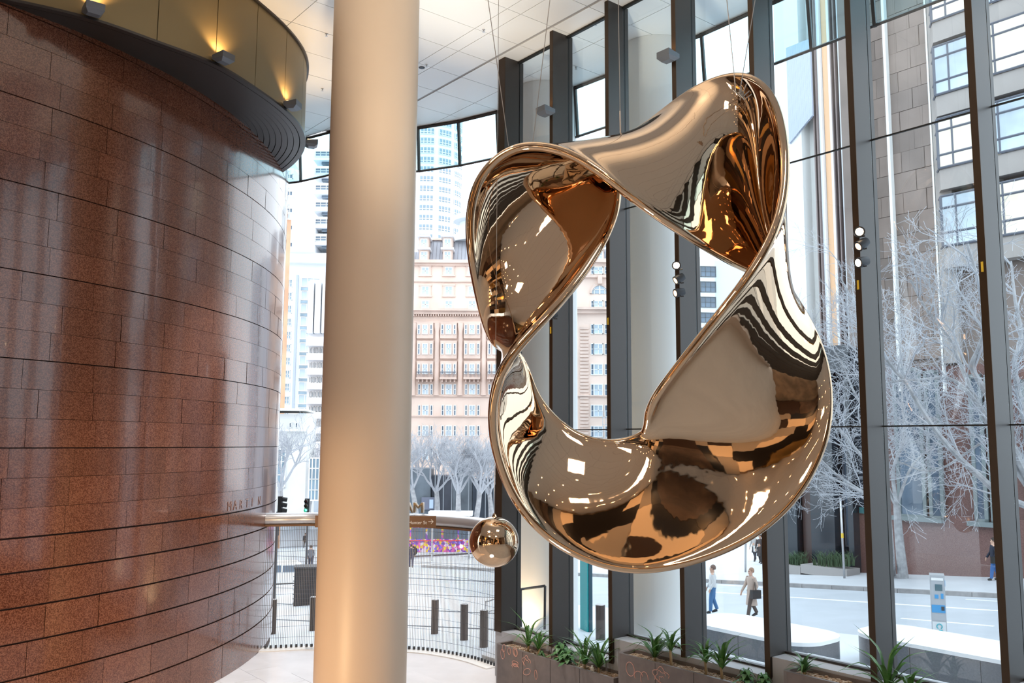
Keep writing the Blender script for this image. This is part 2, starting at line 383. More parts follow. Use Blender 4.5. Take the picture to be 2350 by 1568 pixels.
# smooth the curve
for _ in range(12): BC[1:-1] = .5*BC[1:-1]+.25*(BC[:-2]+BC[2:])
BL = np.r_[0, np.cumsum(np.linalg.norm(np.diff(BC, axis=0), axis=1))]
ZB = 7.26
band = thing('ceiling_band', 'olive bronze curved fascia band above the red granite wall', 'fascia', (BC[60][0], BC[60][1], ZB))
i0 = np.argmin(np.linalg.norm(BC-np.array([-5.75, 16.16]), axis=1)); L0 = BL[i0]
def bpt(l): return np.array([np.interp(l, BL, BC[:, 0]), np.interp(l, BL, BC[:, 1])])
MB().sweep(BC, [(-.06, ZB+.02), (-.03, ZB+.02), (-.03, ZC-.02), (-.06, ZC-.02)]).build('band_core', M_black, band)
k = -8
while True:
    a = L0+1.21*k; b = a+1.21; k += 1
    if b < 0: continue
    if a > BL[-1]: break
    a = max(a, .02); b = min(b, BL[-1]-.02)
    if b-a < .1: continue
    pts = np.array([bpt(l) for l in np.linspace(a+.008, b-.008, 9)])
    o = MB().sweep(pts, [(-.03, ZB), (0, ZB), (0, ZC-.05), (-.03, ZC-.05)]).build('fascia_panel', M_band, band, smooth=30)
MB().sweep(BC, [(-.08, ZC-.045), (.05, ZC-.045), (.05, ZC-.002), (-.08, ZC-.002)]).build('top_rim', M_soff, band)
MB().sweep(BC, [(-.1, ZB-.05), (.03, ZB-.05), (.03, ZB-.005), (-.1, ZB-.005)]).build('bottom_rim', M_soff, band, smooth=30)
for q in range(13):
    o0 = -.12-.14*q; MB().sweep(BC[8:-8], [(o0-.125, ZB-.045+.012*q), (o0, ZB-.045+.012*q), (o0, ZB+.0+.012*q), (o0-.125, ZB+.0+.012*q)]).build('soffit_slat', M_soff, band, smooth=30)
MB().sweep(BC, [(-2.6, ZB+.2), (-.05, ZB+.2), (-.05, ZB+.22), (-2.6, ZB+.22)]).build('soffit_backing', M_black, band)
# wedge uplights on the band
wn = ['at the upper left of the photo', 'in the middle of the bronze band', 'near the right end of the bronze band', 'sticking out past the band beside the cream column']
def wedge_lamp(P, out, label, group, Em=14, par=None):
    ang = math.atan2(out[1], out[0]); t = thing('wedge_uplight', label, 'light', P, group); M = Matrix.Translation(Vector(P)) @ Matrix.Rotation(ang, 4, 'Z')
    a = [(.0, -.15, -.02), (.0, .15, -.02), (.30, .15, -.02), (.30, -.15, -.02), (.0, -.15, .06), (.0, .15, .06), (.30, .15, .10), (.30, -.15, .10), (.08, -.1, -.08), (.08, .1, -.08), (.22, .1, -.08), (.22, -.1, -.08)]
    vs = [tuple(M @ Vector(v)) for v in a]
    MB().add(vs, [(4, 7, 6, 5), (0, 4, 5, 1), (1, 5, 6, 2), (2, 6, 7, 3), (3, 7, 4, 0), (0, 1, 9, 8), (1, 2, 10, 9), (2, 3, 11, 10), (3, 0, 8, 11), (8, 9, 10, 11)]).build('lamp_body', mat('fixture_grey', (.13, .145, .17), .4, metal=.3), t)
    b = MB(); b.box((.14, 0, .094), (.18, .2, .01), M=M); b.build('lamp_lens', mat('uplight_lens', (1, .8, .5), .3, emit=(1, .66, .30), es=5), t)
    c = MB(); c.box((-.02, 0, .0), (.05, .08, .07), M=M); c.build('wall_bracket', M_dkfit, t)
    l = lamp('uplight_beam', 'SPOT', (0, 0, 0), Em, (1, .64, .28), .04, None, 120); p = M @ Vector((.16, 0, .13)); q = M @ Vector((-.05, 0, .75))
    l.location = p; l.rotation_euler = (q-p).to_track_quat('-Z', 'Y').to_euler()
    return t
for kk, w in zip((-2, 0, 2, 4), wn):
    l = L0+1.21*kk+.03; p = bpt(l); t = bpt(l+.1)-bpt(l-.1); t /= np.linalg.norm(t); out = np.array([t[1], -t[0]])
    wedge_lamp((p[0]+out[0]*.03, p[1]+out[1]*.03, ZB+.05), out, 'grey wedge uplight '+w, 'wedge uplights along the bronze band', 75)
# ---- main column ----
def column(c, r, z0, z1, m, label, seams, cat='column'):
    t = thing('round_column', label, cat, (c[0], c[1], z0))
    k = [z0]+seams+[z1]
    for a, b in zip(k[:-1], k[1:]): MB().lathe([(r, a+.004), (r, b-.004)], 96, (c[0], c[1], 0)).build('shaft_section', m, t, smooth=40)
    MB().lathe([(r-.01, z0), (r-.01, z1)], 48, (c[0], c[1], 0)).build('shaft_core', m, t, smooth=40)
    return t
YC = 16.4; cc = aY(843, 900, YC); CX = cc[0]
column((CX, YC), .83, ZF, ZC, M_colm, 'big cream round column inside the lobby left of the sculpture', [])
MB_ = None
# ---- glass wall ----
def sillz(s): return -4.12 if s > 12.3 else -3.68 if s > 8.8 else -3.36 if s > 5.2 else -3.05 if s > 1.6 else -2.8
MS = [15.78, 13.93, 12.21, 10.43, 8.70, 6.90, 5.10, 3.3, 1.5, -.3, -2.1, -3.9, -5.7, -7.5, -9.3, -11.1, -12.9]
names = ['first mullion at the left end of the glass wall', 'second mullion from the left', 'third mullion from the left, behind the gap in the sculpture', 'fourth mullion from the left, carrying three spotlights', 'fifth mullion from the left, right of the sculpture top', 'sixth mullion from the left, carrying bright spotlights', 'seventh mullion from the left, near the right edge of the photo']
for i, s in enumerate(MS):
    w, dpt = (.24, .42) if i == 0 else (.10, .44)
    if i == 0: s -= .05
    if i < 7: t = thing('glazing_mullion', 'dark bronze fin, '+names[i], 'mullion', W(s, GN-.3, sillz(s+.15)-.02), 'mullions of the glass wall')
    else: t = thing('glazing_mullion', 'dark bronze fin beyond the right edge of the photo', 'mullion', W(s, GN-.3, sillz(s+.15)-.02), 'mullions out of view')
    z0 = sillz(s+.15)-.02; z1 = ZC
    b = MB().box(W(s, GN-dpt/2, (z0+z1)/2), (w, dpt, z1-z0), ANG); b.build('fin_body', M_fin, t)
    MB().box(W(s, GN-dpt-.008, (z0+z1)/2), (w, .014, z1-z0), ANG).build('inner_edge_strip', M_finb, t)
    if i in (1, 2, 5, 6): zt_ = aN({1: 1280, 2: 1416, 5: 1996, 6: 2278}[i], {1: 757, 2: 736, 5: 652, 6: 611}[i], 12.3)[2]; MB().box(W(s, GN-dpt-.02, zt_), (.03, .014, .14), ANG).build('yellow_tag', mat('yellow_tag', (.8, .55, .05), .5), t)
    MB().box(W(s, GN+.02, (z0+z1)/2), (w*.7, .06, z1-z0), ANG).build('gasket', M_black, t)
    MB().box(W(s, GN+.10, (z0+z1)/2), (w*.8, .10, z1-z0), ANG).build('outer_cap', M_fin, t)
zj = [-4.1, .285, 4.755, ZC]
for i in range(len(MS)-1):
    s0, s1 = MS[i+1]+.05, MS[i]-.05-(.07 if i == 0 else 0)
    zj[0] = sillz((s0+s1)/2)+.02
    w = thing('window_%d' % (i+1), None, None, W((s0+s1)/2, GN, zj[0])); tag(w, 'tall clear glazing bay %d of the street wall' % (i+1), kind='structure')
    for a, b in zip(zj[:-1], zj[1:]):
        MB().box(W((s0+s1)/2, GN+.0, (a+b)/2), (s1-s0, .006, b-a-.02), ANG).build('glass_pane', M_glass, w)
    for a in zj[1:-1]: MB().box(W((s0+s1)/2, GN, a), (s1-s0, .03, .022), ANG).build('joint_bar', M_black, w)
    MB().box(W((s0+s1)/2, GN, zj[0]+.0), (s1-s0, .09, .03), ANG).build('sill_channel', M_fin, w)
    MB().box(W((s0+s1)/2, GN, ZC-.03), (s1-s0, .07, .05), ANG).build('head_channel', M_black, w)
# wall below sill and outside ledges
for q, (sa, sb_, zz) in enumerate(((15.84, 12.15, -4.12), (12.15, 8.64, -3.68), (8.64, 5.05, -3.36), (5.05, 1.5, -3.05), (1.5, -13, -2.8))):
    tag(MB().box(W((sa+sb_)/2, 12.62, (ZF+zz)/2), (sa-sb_, .66, zz-ZF), ANG).build('trim_%d' % (20+q), M_ledge), 'grey stone ledge step %d under the glazing' % (q+1), kind='structure')
# ---- canopy glass strip at the ceiling edge ----
can = thing('window_20', None, None, (float(CC[30][0]), float(CC[30][1]), ZC)); tag(can, 'hanging band of outward leaning canopy glass at ceiling edge', kind='structure')
cm = CC[2:-1]; cl = np.r_[0, np.cumsum(np.linalg.norm(np.diff(cm, axis=0), axis=1))]
def cpt(l): return np.array([np.interp(l, cl, cm[:, 0]), np.interp(l, cl, cm[:, 1])])
tgt = W(20.9, 13.15)[:2]; lref = cl[np.argmin(np.linalg.norm(cm-tgt, axis=1))]
# long straight part
endp = np.array(CEp[-1]); last = cm[-1]; LT = cl[-1]+np.linalg.norm(endp-last)
def cpt2(l):
    if l <= cl[-1]: return cpt(l)
    return last+(endp-last)/np.linalg.norm(endp-last)*(l-cl[-1])
step = 1.32; k = -8; LEAN = .10
while True:
    l0 = lref+step*k; l1 = l0+step; k += 1
    if l0 < 0: continue
    if l1 > LT-1: break
    p, q = cpt2(l0), cpt2(l1); t = (q-p)/np.linalg.norm(q-p); o = np.array([-t[1], t[0]])*1.0
    if (o@N) < 0 and True: pass
    ln = o*LEAN
    vs = [(p[0], p[1], ZC-.02), (q[0], q[1], ZC-.02), (q[0]+ln[0], q[1]+ln[1], 7.80), (p[0]+ln[0], p[1]+ln[1], 7.80)]
    vs2 = [(v[0]+o[0]*.01, v[1]+o[1]*.01, v[2]) for v in vs]
    MB().add(vs+vs2, [(0, 1, 2, 3), (7, 6, 5, 4), (0, 4, 5, 1), (1, 5, 6, 2), (2, 6, 7, 3), (3, 7, 4, 0)]).build('canopy_pane', M_cglass, can)
    MB().tube([vs[3], vs[2]], .035, 4).build('bottom_bar', M_fin, can)
    MB().tube([(p[0], p[1], ZC), (p[0]+ln[0], p[1]+ln[1], 7.77)], .045, 4).build('canopy_mullion', M_fin, can)
    MB().tube([(p[0], p[1], ZC-.04), (q[0], q[1], ZC-.04)], .05, 4).build('top_bar', M_fin, can)
# ================= ROOM BEHIND THE VIEWPOINT =================
M_back = mat('brown_stone_wall', (.13, .075, .045), .35, var=.35, vscale=.6)
M_tan = mat('tan_lobby_wall', (.27, .19, .125), .5, var=.3, vscale=.5)
def wallbox(name, s0, n0, s1, n1, z0, z1, m, label, th=.3):
    a, b = W(s0, n0), W(s1, n1); L = np.linalg.norm(b-a); c = (a+b)/2; an = math.atan2(b[1]-a[1], b[0]-a[0])
    o = MB().box((c[0], c[1], (z0+z1)/2), (L, th, z1-z0), an).build(name, m); return tag(o, label, kind='structure')
wallbox('wall_back', -15, -15, 14, -15, ZF, ZC, M_back, 'brown stone wall behind the viewpoint')
wallbox('wall_end', -15, -15, -15, 12.5, ZF, ZC, M_tan, 'tan wall at the far right end of the lobby')
# invented glowing panels before the back wall, giving the sculpture bright reflections
M_warmglow = mat('warm_glow_panel', (1, .8, .6), .4, emit=(1, .70, .40), es=2.2)
M_whiteglow = mat('white_glow', (1, 1, 1), .4, emit=(.95, .97, 1), es=9)
sf = thing('window_21', None, None, W(-3, -14.8, -4)); tag(sf, 'row of added glowing panels on the wall behind the viewpoint', kind='structure')
for i in range(6):
    s = -11+i*3.8; MB().box(W(s, -13.75, -3.9), (2.2, .05, 1.7), ANG).build('warm_glow_pane', M_warmglow, sf)
    MB().box(W(s, -13.75, 1.2+(i % 2)*1.4), (2.6, .05, .12), ANG).build('warm_glow_slot', M_warmglow, sf)
for i in range(3):
    MB().box(W(-6+i*2.2, -13.7, -2.2), (1.2, .05, .7), ANG).build('white_glow_panel', M_whiteglow, sf)
# invented timber, stone and brass panels with depth, varying the sculpture's reflections
rp = random.Random(12); pm = [mat('dark_timber_panel', (.05, .025, .013), .3), mat('brass_panel', (.55, .34, .12), .3, metal=.8), mat('golden_glow_panel', (.6, .42, .25), .4, emit=(1, .66, .36), es=.45), M_back, mat('cream_stone_panel', (.5, .42, .33), .5), mat('near_black_panel', (.012, .01, .01), .3)]  # golden panel glows: warm lamplight put into its emission
rw = thing('rear_wall_panelling', 'invented timber, stone and brass panelling behind the viewpoint, seen only in reflections', 'panelling', W(0, -14.5, ZF))
x = -14.5
while x < 13.5:
    w_ = rp.uniform(1.5, 4.5); z = ZF
    while z < ZC-.6:
        h_ = rp.uniform(2.6, 8); z1 = min(z+h_, ZC-.1); d_ = rp.uniform(.1, .9); MB().box(W(x+w_/2, -14.75+d_/2, (z+z1)/2), (w_-.08, d_, z1-z-.08), ANG).build('wall_panel', rp.choice(pm), rw); z = z1
    x += w_
y = -14
while y < 4:
    w_ = rp.uniform(1.5, 4.5); z = ZF
    while z < ZC-.6:
        h_ = rp.uniform(2.6, 8); z1 = min(z+h_, ZC-.1); d_ = rp.uniform(.1, .8); MB().box(W(-14.8+d_/2, y+w_/2, (z+z1)/2), (d_, w_-.08, z1-z-.08), ANG).build('wall_panel', rp.choice(pm), rw); z = z1
    y += w_
# ceiling downlights (out of the picture, seen in the reflections)
M_dl = mat('downlight_lens', (1, .85, .65), .3, emit=(1, .74, .45), es=22)
dl = MB().lathe([(.11, 0), (.11, -.02), (0, -.02)], 14).mesh('recessed_downlight', M_dl); nd = 0
for i in range(7):
    for j in range(6):
        s, n = -13+i*3.2, -13+j*4.1; P = W(s, n, ZC-.001)
        if P[1] > 2 or (P[1] > 1 and abs(P[0]) > 50): continue
        nd += 1; tag(inst('recessed_downlight', dl, None, P), 'small warm recessed ceiling downlight behind the viewpoint', 'light', 'downlights behind the viewpoint')
# ================= SCULPTURE =================
YS = 11.4
ST = [ # Ax Ay Ad   Bx By Bd   mid depth, half thickness
 (1500,1304,.15, 1474,1004,-.1, .02,.10),
 (1370,1287,.18, 1425,1022,-.2, .06,.10),
 (1262,1231,.2, 1352,1018,-.3, .02,.10),
 (1182,1140,.25, 1282,978,-.38, -.04,.10),
 (1138,1020,.35, 1228,912,-.45, -.08,.09),
 (1133,925,.45, 1205,850,-.5, .0,.085),
 (1152,850,.52, 1178,806,-.45, .0,.08),
 (1196,787,.52, 1138,790,-.32, .0,.08),
 (1258,718,.46, 1108,710,-.12, -.1,.08),
 (1322,640,.32, 1090,610,.1, -.28,.085),
 (1378,553,.12, 1084,515,.2, -.4,.09),
 (1409,475,-.12, 1098,435,.26, -.42,.09),
 (1412,405,-.42, 1136,375,.32, -.34,.09),
 (1385,352,-.65, 1200,337,.40, -.18,.085),
 (1425,322,-.78, 1285,343,.50, .0,.085),
 (1480,293,-.8, 1368,386,.60, .12,.09),
 (1540,247,-.72, 1468,464,.58, .16,.10),
 (1612,200,-.55, 1580,538,.36, .12,.10),
 (1695,177,-.2, 1672,592,-.05, -.25,.10),
 (1760,213,.0, 1735,622,-.4, -.45,.095),
 (1792,295,.18, 1772,628,-.62, -.35,.09),
 (1802,395,.34, 1792,640,-.72, -.2,.085),
 (1790,495,.48, 1806,660,-.7, -.05,.08),
 (1752,585,.55, 1824,690,-.6, .05,.08),
 (1696,668,.54, 1852,740,-.45, .05,.085),
 (1634,748,.46, 1880,805,-.28, .0,.09),
 (1570,830,.34, 1896,882,-.12, -.1,.10),
 (1514,905,.22, 1894,972,.0, -.22,.10),
 (1494,950,.08, 1868,1055,.06, -.32,.10),
 (1489,975,.0, 1802,1160,.10, -.28,.10),
 (1484,992,-.06, 1680,1250,.13, -.12,.10)]
n_ = len(ST); A3 = [aY(a[0], a[1], YS-a[2]) for a in ST]; B3 = [aY(a[3], a[4], YS-a[5]) for a in ST]
E3 = np.array(A3+B3)      # one closed edge running round twice
def cspline(P, k):        # closed cubic B-ish interpolation (Catmull-Rom) then light smoothing
    m = len(P); out = []
    for i in range(m):
        a, b, c, d = P[(i-1) % m], P[i], P[(i+1) % m], P[(i+2) % m]
        for j in range(k):
            t = j/k; out.append(.5*((2*b)+(c-a)*t+(2*a-5*b+4*c-d)*t*t+(3*b-a-3*c+d)*t**3))
    return np.array(out)
K = 12; EE = cspline(E3, K); HN = n_*K
for _ in range(30): EE = .5*EE+.25*(np.roll(EE, 1, 0)+np.roll(EE, -1, 0))
md = np.array([a[6] for a in ST]); th = np.array([a[7] for a in ST])
mid = cspline(md[:, None], K)[:, 0]; thk = cspline(th[:, None], K)[:, 0]
for _ in range(40): mid = .5*mid+.25*(np.roll(mid, 1)+np.roll(mid, -1)); thk = .5*thk+.25*(np.roll(thk, 1)+np.roll(thk, -1))
NE, NI = 9, 26; NC = 2*(NE+NI+NE); RR = .062
def section(L, T):          # (distance across, offset) round half a section: edge A bead, face, up to edge B bead
    R = min(RR, L*.3); out = []
    for q in range(NE): a = math.pi*.62*q/NE; out.append((R-R*math.cos(a), R*math.sin(a)))
    x0, h0 = R-R*math.cos(math.pi*.62), R*math.sin(math.pi*.62)
    for q in range(NI+1):
        t = q/NI; x = x0+(L-2*x0)*t; d = min(x-x0, L-x0-x); h = h0*math.exp(-d/.05)+(.042+(T-.042)*math.sin(math.pi*t)**1.2)*(1-math.exp(-d/.05)); out.append((x, h))
    for q in range(NE-1, 0, -1): a = math.pi*.62*q/NE; out.append((L-R+R*math.cos(a), R*math.sin(a)))
    return out
sec0 = section(1, .1); NC = 2*len(sec0); SX = np.zeros((HN, NC)); SH = np.zeros((HN, NC))
for i in range(HN):
    A, B = EE[i], EE[i+HN]; Lw = np.linalg.norm(B-A)*1.02+.17; s_ = section(Lw, thk[i]); h_ = len(s_)
    L0_ = Lw-.17
    for q, (x, h) in enumerate(s_): xx = (x-.085)/L0_; SX[i, q] = xx; SH[i, q] = h; SX[i, q+h_] = 1-xx; SH[i, q+h_] = -h
Cc = np.zeros((HN, NC, 3)); view = np.array([0, 1., 0])
for i in range(HN):
    A, B = EE[i], EE[i+HN]; w = B-A; M = (A+B)/2 - view*mid[i]*2*(-1)*(-1)*(1) if False else (A+B)/2+view*(-mid[i])*1.6
    for j in range(NC):
        t = SX[i, j]; Cc[i, j] = (1-t)**2*A+2*t*(1-t)*M+t*t*B
# ring tangent with the Moebius shift
def wrap(G, k):
    G2 = np.roll(G, -k, 0)
    if k > 0: G2[-k:] = np.roll(G2[-k:], NC//2, 1)
    else: G2[:-k] = np.roll(G2[:-k], NC//2, 1)
    return G2
T = wrap(Cc, 2)-wrap(Cc, -2); du = np.zeros_like(Cc)
for i in range(HN):
    A, B = EE[i], EE[i+HN]; M = (A+B)/2+view*(-mid[i])*1.6
    for j in range(NC): t = SX[i, j]; du[i, j] = 2*(1-t)*(M-A)+2*t*(B-M)
Nn = np.cross(T, du); Nn /= np.linalg.norm(Nn, axis=2)[:, :, None]+1e-9
for _ in range(14):       # smooth normals round the loop (sign flips at the seam)
    a = wrap(Nn, 1).copy(); a[-1:] *= -1; b = wrap(Nn, -1).copy(); b[:1] *= -1; Nn = .5*Nn+.25*(a+b); Nn /= np.linalg.norm(Nn, axis=2)[:, :, None]+1e-9
wd_ = du/(np.linalg.norm(du, axis=2)[:, :, None]+1e-9)
S = Cc.copy()
S += Nn*SH[:, :, None]
for _ in range(2): S = .5*S+.25*(wrap(S, 1)+wrap(S, -1))
vs = S.reshape(-1, 3); fs = []
for i in range(HN):
    for j in range(NC):
        j2 = (j+1) % NC
        if i < HN-1: fs.append((i*NC+j, i*NC+j2, (i+1)*NC+j2, (i+1)*NC+j))
        else: fs.append((i*NC+j, i*NC+j2, (j2+NC//2) % NC, (j+NC//2) % NC))
sc = MB(); sc.v = [tuple(p) for p in vs]; sc.f = fs
scr = thing('hanging_sculpture', 'huge mirror-polished bronze twisted loop sculpture hanging in the lobby', 'sculpture', aY(1490, 740, YS))
body = sc.build('twisted_loop', M_bronze, scr, smooth=True)
sb = aY(1134, 1244, 11.2); r_ = 56/F*11.2
ball = thing('hanging_ball', 'mirror-polished bronze ball hanging at lower left of the sculpture', 'ball', sb)
MB().lathe([(r_*math.sin(math.pi*i/48)+1e-5, -r_*math.cos(math.pi*i/48)) for i in range(49)], 96, sb).build('ball_shell', M_sbronze, ball, smooth=True)
MB().lathe([(.03, 0), (.022, .03), (.008, .05)], 16, (sb[0], sb[1], sb[2]+r_-.005)).build('cable_collar', M_sbronze, ball)
def cable(p, q, label, r=.006):
    o = MB().tube([p, q], r, 6).build('suspension_cable', M_cable); return tag(o, label, 'cable', 'thin suspension cables')
cable(np.array([sb[0], sb[1], sb[2]+r_]), np.array([sb[0], sb[1]+.0, ZC]), 'thin cable holding the hanging bronze ball', .004)
def topc(x0, y0, x1, Y0, Y1): return aY(x0, y0, Y0), None
def cab(x0, y0, Y0, x1, label, r=.006, dy=0):
    a = aY(x0, y0, Y0); b = aZ(x1, 0, ZC)  # direction through the frame's top edge
    c = aY(x1, 0, Y0+dy); t = (ZC-a[2])/(c[2]-a[2]); return cable(a, a+(c-a)*t, label, r)
cab(1167, 335, YS-.3, 1120, 'leftmost steel cable rising from the upper left lobe of the sculpture')
cab(1222, 335, YS+.2, 1262, 'steel cable rising from upper left lobe, leaning right')
cab(1424, 306, YS+.6, 1419, 'steel cable rising from the dip in the middle of the sculpture')
cab(1689, 215, YS-.15, 1668, 'left of the two cables from the top of the sculpture')
cab(1697, 215, YS-.15, 1733, 'right of the two cables from the top of the sculpture')
MB().tube([aY(1424, 305, YS+.58), aY(1423, 255, YS+.58)], .012, 8).build('cable_sleeve', M_cable, scr)
hook = MB()
for i in range(9):
    a = RNG.uniform(0, 6.28); p = aY(1697+RNG.uniform(-3, 12), 222+RNG.uniform(-4, 10), YS-.22); hook.tube([p, p+np.array([.10*math.cos(a), -.03, .06+.1*abs(math.sin(a))])], .008, 5)
hook.build('lifting_shackle', M_cable, scr)
# ================= STREET AND CITY =================
M_road = mat('road_asphalt', (.46, .49, .53), .6, var=.04, vscale=.8, bump=.1, bscale=40)
M_pave = mat('pale_paving', (.56, .58, .61), .55, var=.04, vscale=.7)
M_terr = mat('white_terrace_paving', (.66, .69, .73), .5)
M_kerb = mat('grey_kerb_stone', (.30, .29, .29), .7, var=.15, vscale=3)
M_line = mat('road_line_paint', (.9, .9, .9), .6)
M_rail = mat('tram_rail_groove', (.20, .21, .23), .6)
def slopebox(mb, s0, s1, n0, n1, h0, h1):
    vs = []
    for s in (s0, s1):
        for n in (n0, n1):
            for h in (h0, h1): vs.append(W(s, n, gz(s)+h))
    return mb.add(vs, [(0, 1, 3, 2), (4, 6, 7, 5), (0, 4, 5, 1), (2, 3, 7, 6), (0, 2, 6, 4), (1, 5, 7, 3)])
tag(slopebox(MB(), -60, 320, -160, 260, -.4, 0).build('floor_2', M_road), 'sloping grey road outside', kind='structure')
tag(slopebox(MB(), -60, 62, 36.0, 60, -.05, .15).build('floor_3', M_pave), 'pale footpath across the road', kind='structure')
# footpath joints near the sandstone building (slabs)
kb2 = MB(); 
for i in range(46): slopebox(kb2, -14+i*1.5+.01, -14+i*1.5+1.49, 35.85, 36.05, -.02, .16)
ko = thing('trim_2', None, None, W(20, 36, gz(20))); tag(ko, 'grey stone kerb along the far footpath', kind='structure')
for i in range(46): slopebox(MB(), -14+i*1.5+.01, -14+i*1.5+1.49, 35.82, 36.05, -.02, .165).build('kerb_stone', M_kerb, ko)
# terrace outside the glass
tb = MB().prism([tuple(W(s, n)[:2]) for s, n in ((-14, 12.95), (17.2, 12.95), (19.0, 15.5), (17.8, 18.2), (13, 20.5), (-14, 24.5))], -6.5, -5.0)
tag(tb.build('floor_4', M_terr), 'pale raised terrace outside the glass wall', kind='structure')
for q, (sa, sb_, zz) in enumerate(((15.84, 12.15, -4.2), (12.15, 8.64, -3.76), (8.64, 5.05, -3.44), (5.05, -13, -3.1))):
    tag(MB().prism([tuple(W(s, n)[:2]) for s, n in ((sb_, 12.96), (sa, 12.96), (sa, 13.3), (sb_, 13.3))], -5.0, zz).build('trim_%d' % (30+q), M_terr), 'white stone step %d outside the glazing' % (q+1), kind='structure')
tj = MB()
for n in (14.6, 15.6): tj.box(W(2, n, -4.998), (30, .012, .01), ANG)
tag(tj.build('trim_4', M_rail), 'fine dark joints in the white terrace', kind='structure')
tag(slopebox(MB(), -14, 62, 22, 24.6, -.05, .14).build('floor_5', M_terr), 'near footpath along the road', kind='structure')
tag(slopebox(MB(), 17, 62, -60, 25.4, -.05, .145).build('floor_6', M_terr), 'pale plaza paving beyond the mesh screen', kind='structure')
def roadline(x0, y0, x1, y1, w, label):
    a, b = aG(x0, y0), aG(x1, y1); d = b-a; L = np.linalg.norm(d[:2]); p = np.array([-d[1], d[0], 0])/L*w/2; up = np.array([0, 0, .012])
    o = MB().add([a-p, a+p, b+p, b-p, a-p+up, a+p+up, b+p+up, b-p+up], [(3, 2, 1, 0), (4, 5, 6, 7), (0, 1, 5, 4), (1, 2, 6, 5), (2, 3, 7, 6), (3, 0, 4, 7)]).build('road_line', M_line)
    tag(o, label, 'road line', 'painted lines on the road')
roadline(1640, 1360, 2420, 1411, .17, 'long solid white line along the middle of the road')
roadline(2068, 1420, 2280, 1438, .14, 'short white dash passing behind the parking meter')
roadline(2217, 1376, 2420, 1389, .10, 'thin white line near the far kerb at the right edge')
roadline(1650, 1343, 1780, 1350, .12, 'faint white dash beyond the person in the beige coat')
for q in range(5):
    y = 1290+q*38; a, b = aG(560, y-14), aG(1300, y+22)
    m = MB().tube([a+np.array([0, 0, .15]), (a+b)/2+np.array([0, 0, .15]), b+np.array([0, 0, .15])], .03, 4).build('trim_5', M_rail); m.name = 'trim_%d' % (10+q); tag(m, 'dark groove line crossing the plaza paving', kind='structure')
# ---------------- facades ----------------
class Plane:
    def __init__(s, P, u): s.O = np.array(P, float); s.u = np.array([u[0], u[1], 0.])/math.hypot(*u); s.m = np.array([s.u[1], -s.u[0], 0]); s.m = s.m if s.m@s.O < 0 else -s.m; s.rz = math.atan2(s.u[1], s.u[0])
    def px(s, x, y): v = ray(x, y); t = (s.O@s.m)/(v@s.m); P = v*t-s.O; return P@s.u, P[2]
    def W(s, a, z, d=0): p = s.O+s.u*a+s.m*d; return np.array([p[0], p[1], s.O[2]+z])
    def box(s, mb, a0, a1, z0, z1, d0, d1):
        vs = [s.W(a, z, d) for a in (a0, a1) for z in (z0, z1) for d in (d0, d1)]
        return mb.add(vs, [(0, 1, 3, 2), (4, 6, 7, 5), (0, 4, 5, 1), (2, 3, 7, 6), (0, 2, 6, 4), (1, 5, 7, 3)])
    def pbox(s, mb, x0, y0, x1, y1, d0, d1):
        a, z1 = s.px(x0, (y0+y1)/2); b, _ = s.px(x1, (y0+y1)/2); _, z1 = s.px((x0+x1)/2, y0); _, z0 = s.px((x0+x1)/2, y1); return s.box(mb, min(a, b), max(a, b), z0, z1, d0, d1)
WC = {}
def window(pl, parent, x0, y0, x1, y1, nx, ny, fm, gm, fw=.09, d=.02, surround=None):
    a, _ = pl.px(x0, (y0+y1)/2); b, _ = pl.px(x1, (y0+y1)/2); _, z1 = pl.px((x0+x1)/2, y0); _, z0 = pl.px((x0+x1)/2, y1)
    w, h = round(abs(b-a), 1), round(z1-z0, 1); key = (w, h, nx, ny, fm.name, gm.name, fw, surround is not None)
    if key not in WC:
        f = MB(); X, H = w/2, h/2
        for sx in (-1, 1): f.box((sx*(X-fw/2), 0, 0), (fw, .16, h))
        for sz in (-1, 1): f.box((0, 0, sz*(H-fw/2)), (w, .16, fw))
        for i in range(1, nx): f.box((-X+w*i/nx, 0, 0), (fw*.8, .12, h-2*fw))
        for i in range(1, ny): f.box((0, 0, -H+h*i/ny), (w-2*fw, .12, fw*.7))
        g = MB().box((0, 0, 0), (w-fw*1.2, .04, h-fw*1.2)); s_ = None
        if surround:
            s_ = MB(); sw = .28
            for sx in (-1, 1): s_.box((sx*(X+sw/2), 0, 0), (sw, .24, h))
            s_.box((0, 0, H+sw/2), (w+2*sw+.2, .34, sw)); s_.box((0, 0, -H-sw/3), (w+2*sw+.3, .4, sw*.7)); s_ = s_.mesh('surround', surround)
        WC[key] = (f.mesh('window', fm), g.mesh('pane', gm), s_)
    f, g, s_ = WC[key]; P = pl.W((a+b)/2, (z0+z1)/2, d)
    o = inst('window', f, parent, P, pl.rz); p = link('pane', g, o); 
    if s_ is not None: link('surround', s_, o)
    return o
rg = random.Random(5)
M_gl1 = mat('sky_reflecting_glass', (.42, .50, .56), .08, coat=.5, var=.25, vscale=.35)
M_gl2 = mat('dark_window_glass', (.10, .14, .19), .06, coat=.6, var=.4, vscale=.4)
M_gl3 = mat('blue_grey_glass', (.22, .30, .36), .08, coat=.5, var=.3, vscale=.3)
M_wfr = mat('white_window_frame', (.74, .74, .73), .5)
M_wht = mat('white_concrete', (.80, .82, .85), .6, var=.03, vscale=.2)
M_pink = mat('sandstone_pink', (.74, .575, .485), .75, var=.08, vscale=.25, bump=.1, bscale=4)
M_pinkd = mat('sandstone_dark_trim', (.66, .50, .42), .75, var=.1, vscale=.4)  # slightly darker sandstone for cornices, bays and trim
M_lead = mat('lead_roof_grey', (.36, .37, .41), .5, metal=.2, var=.1, vscale=.3)
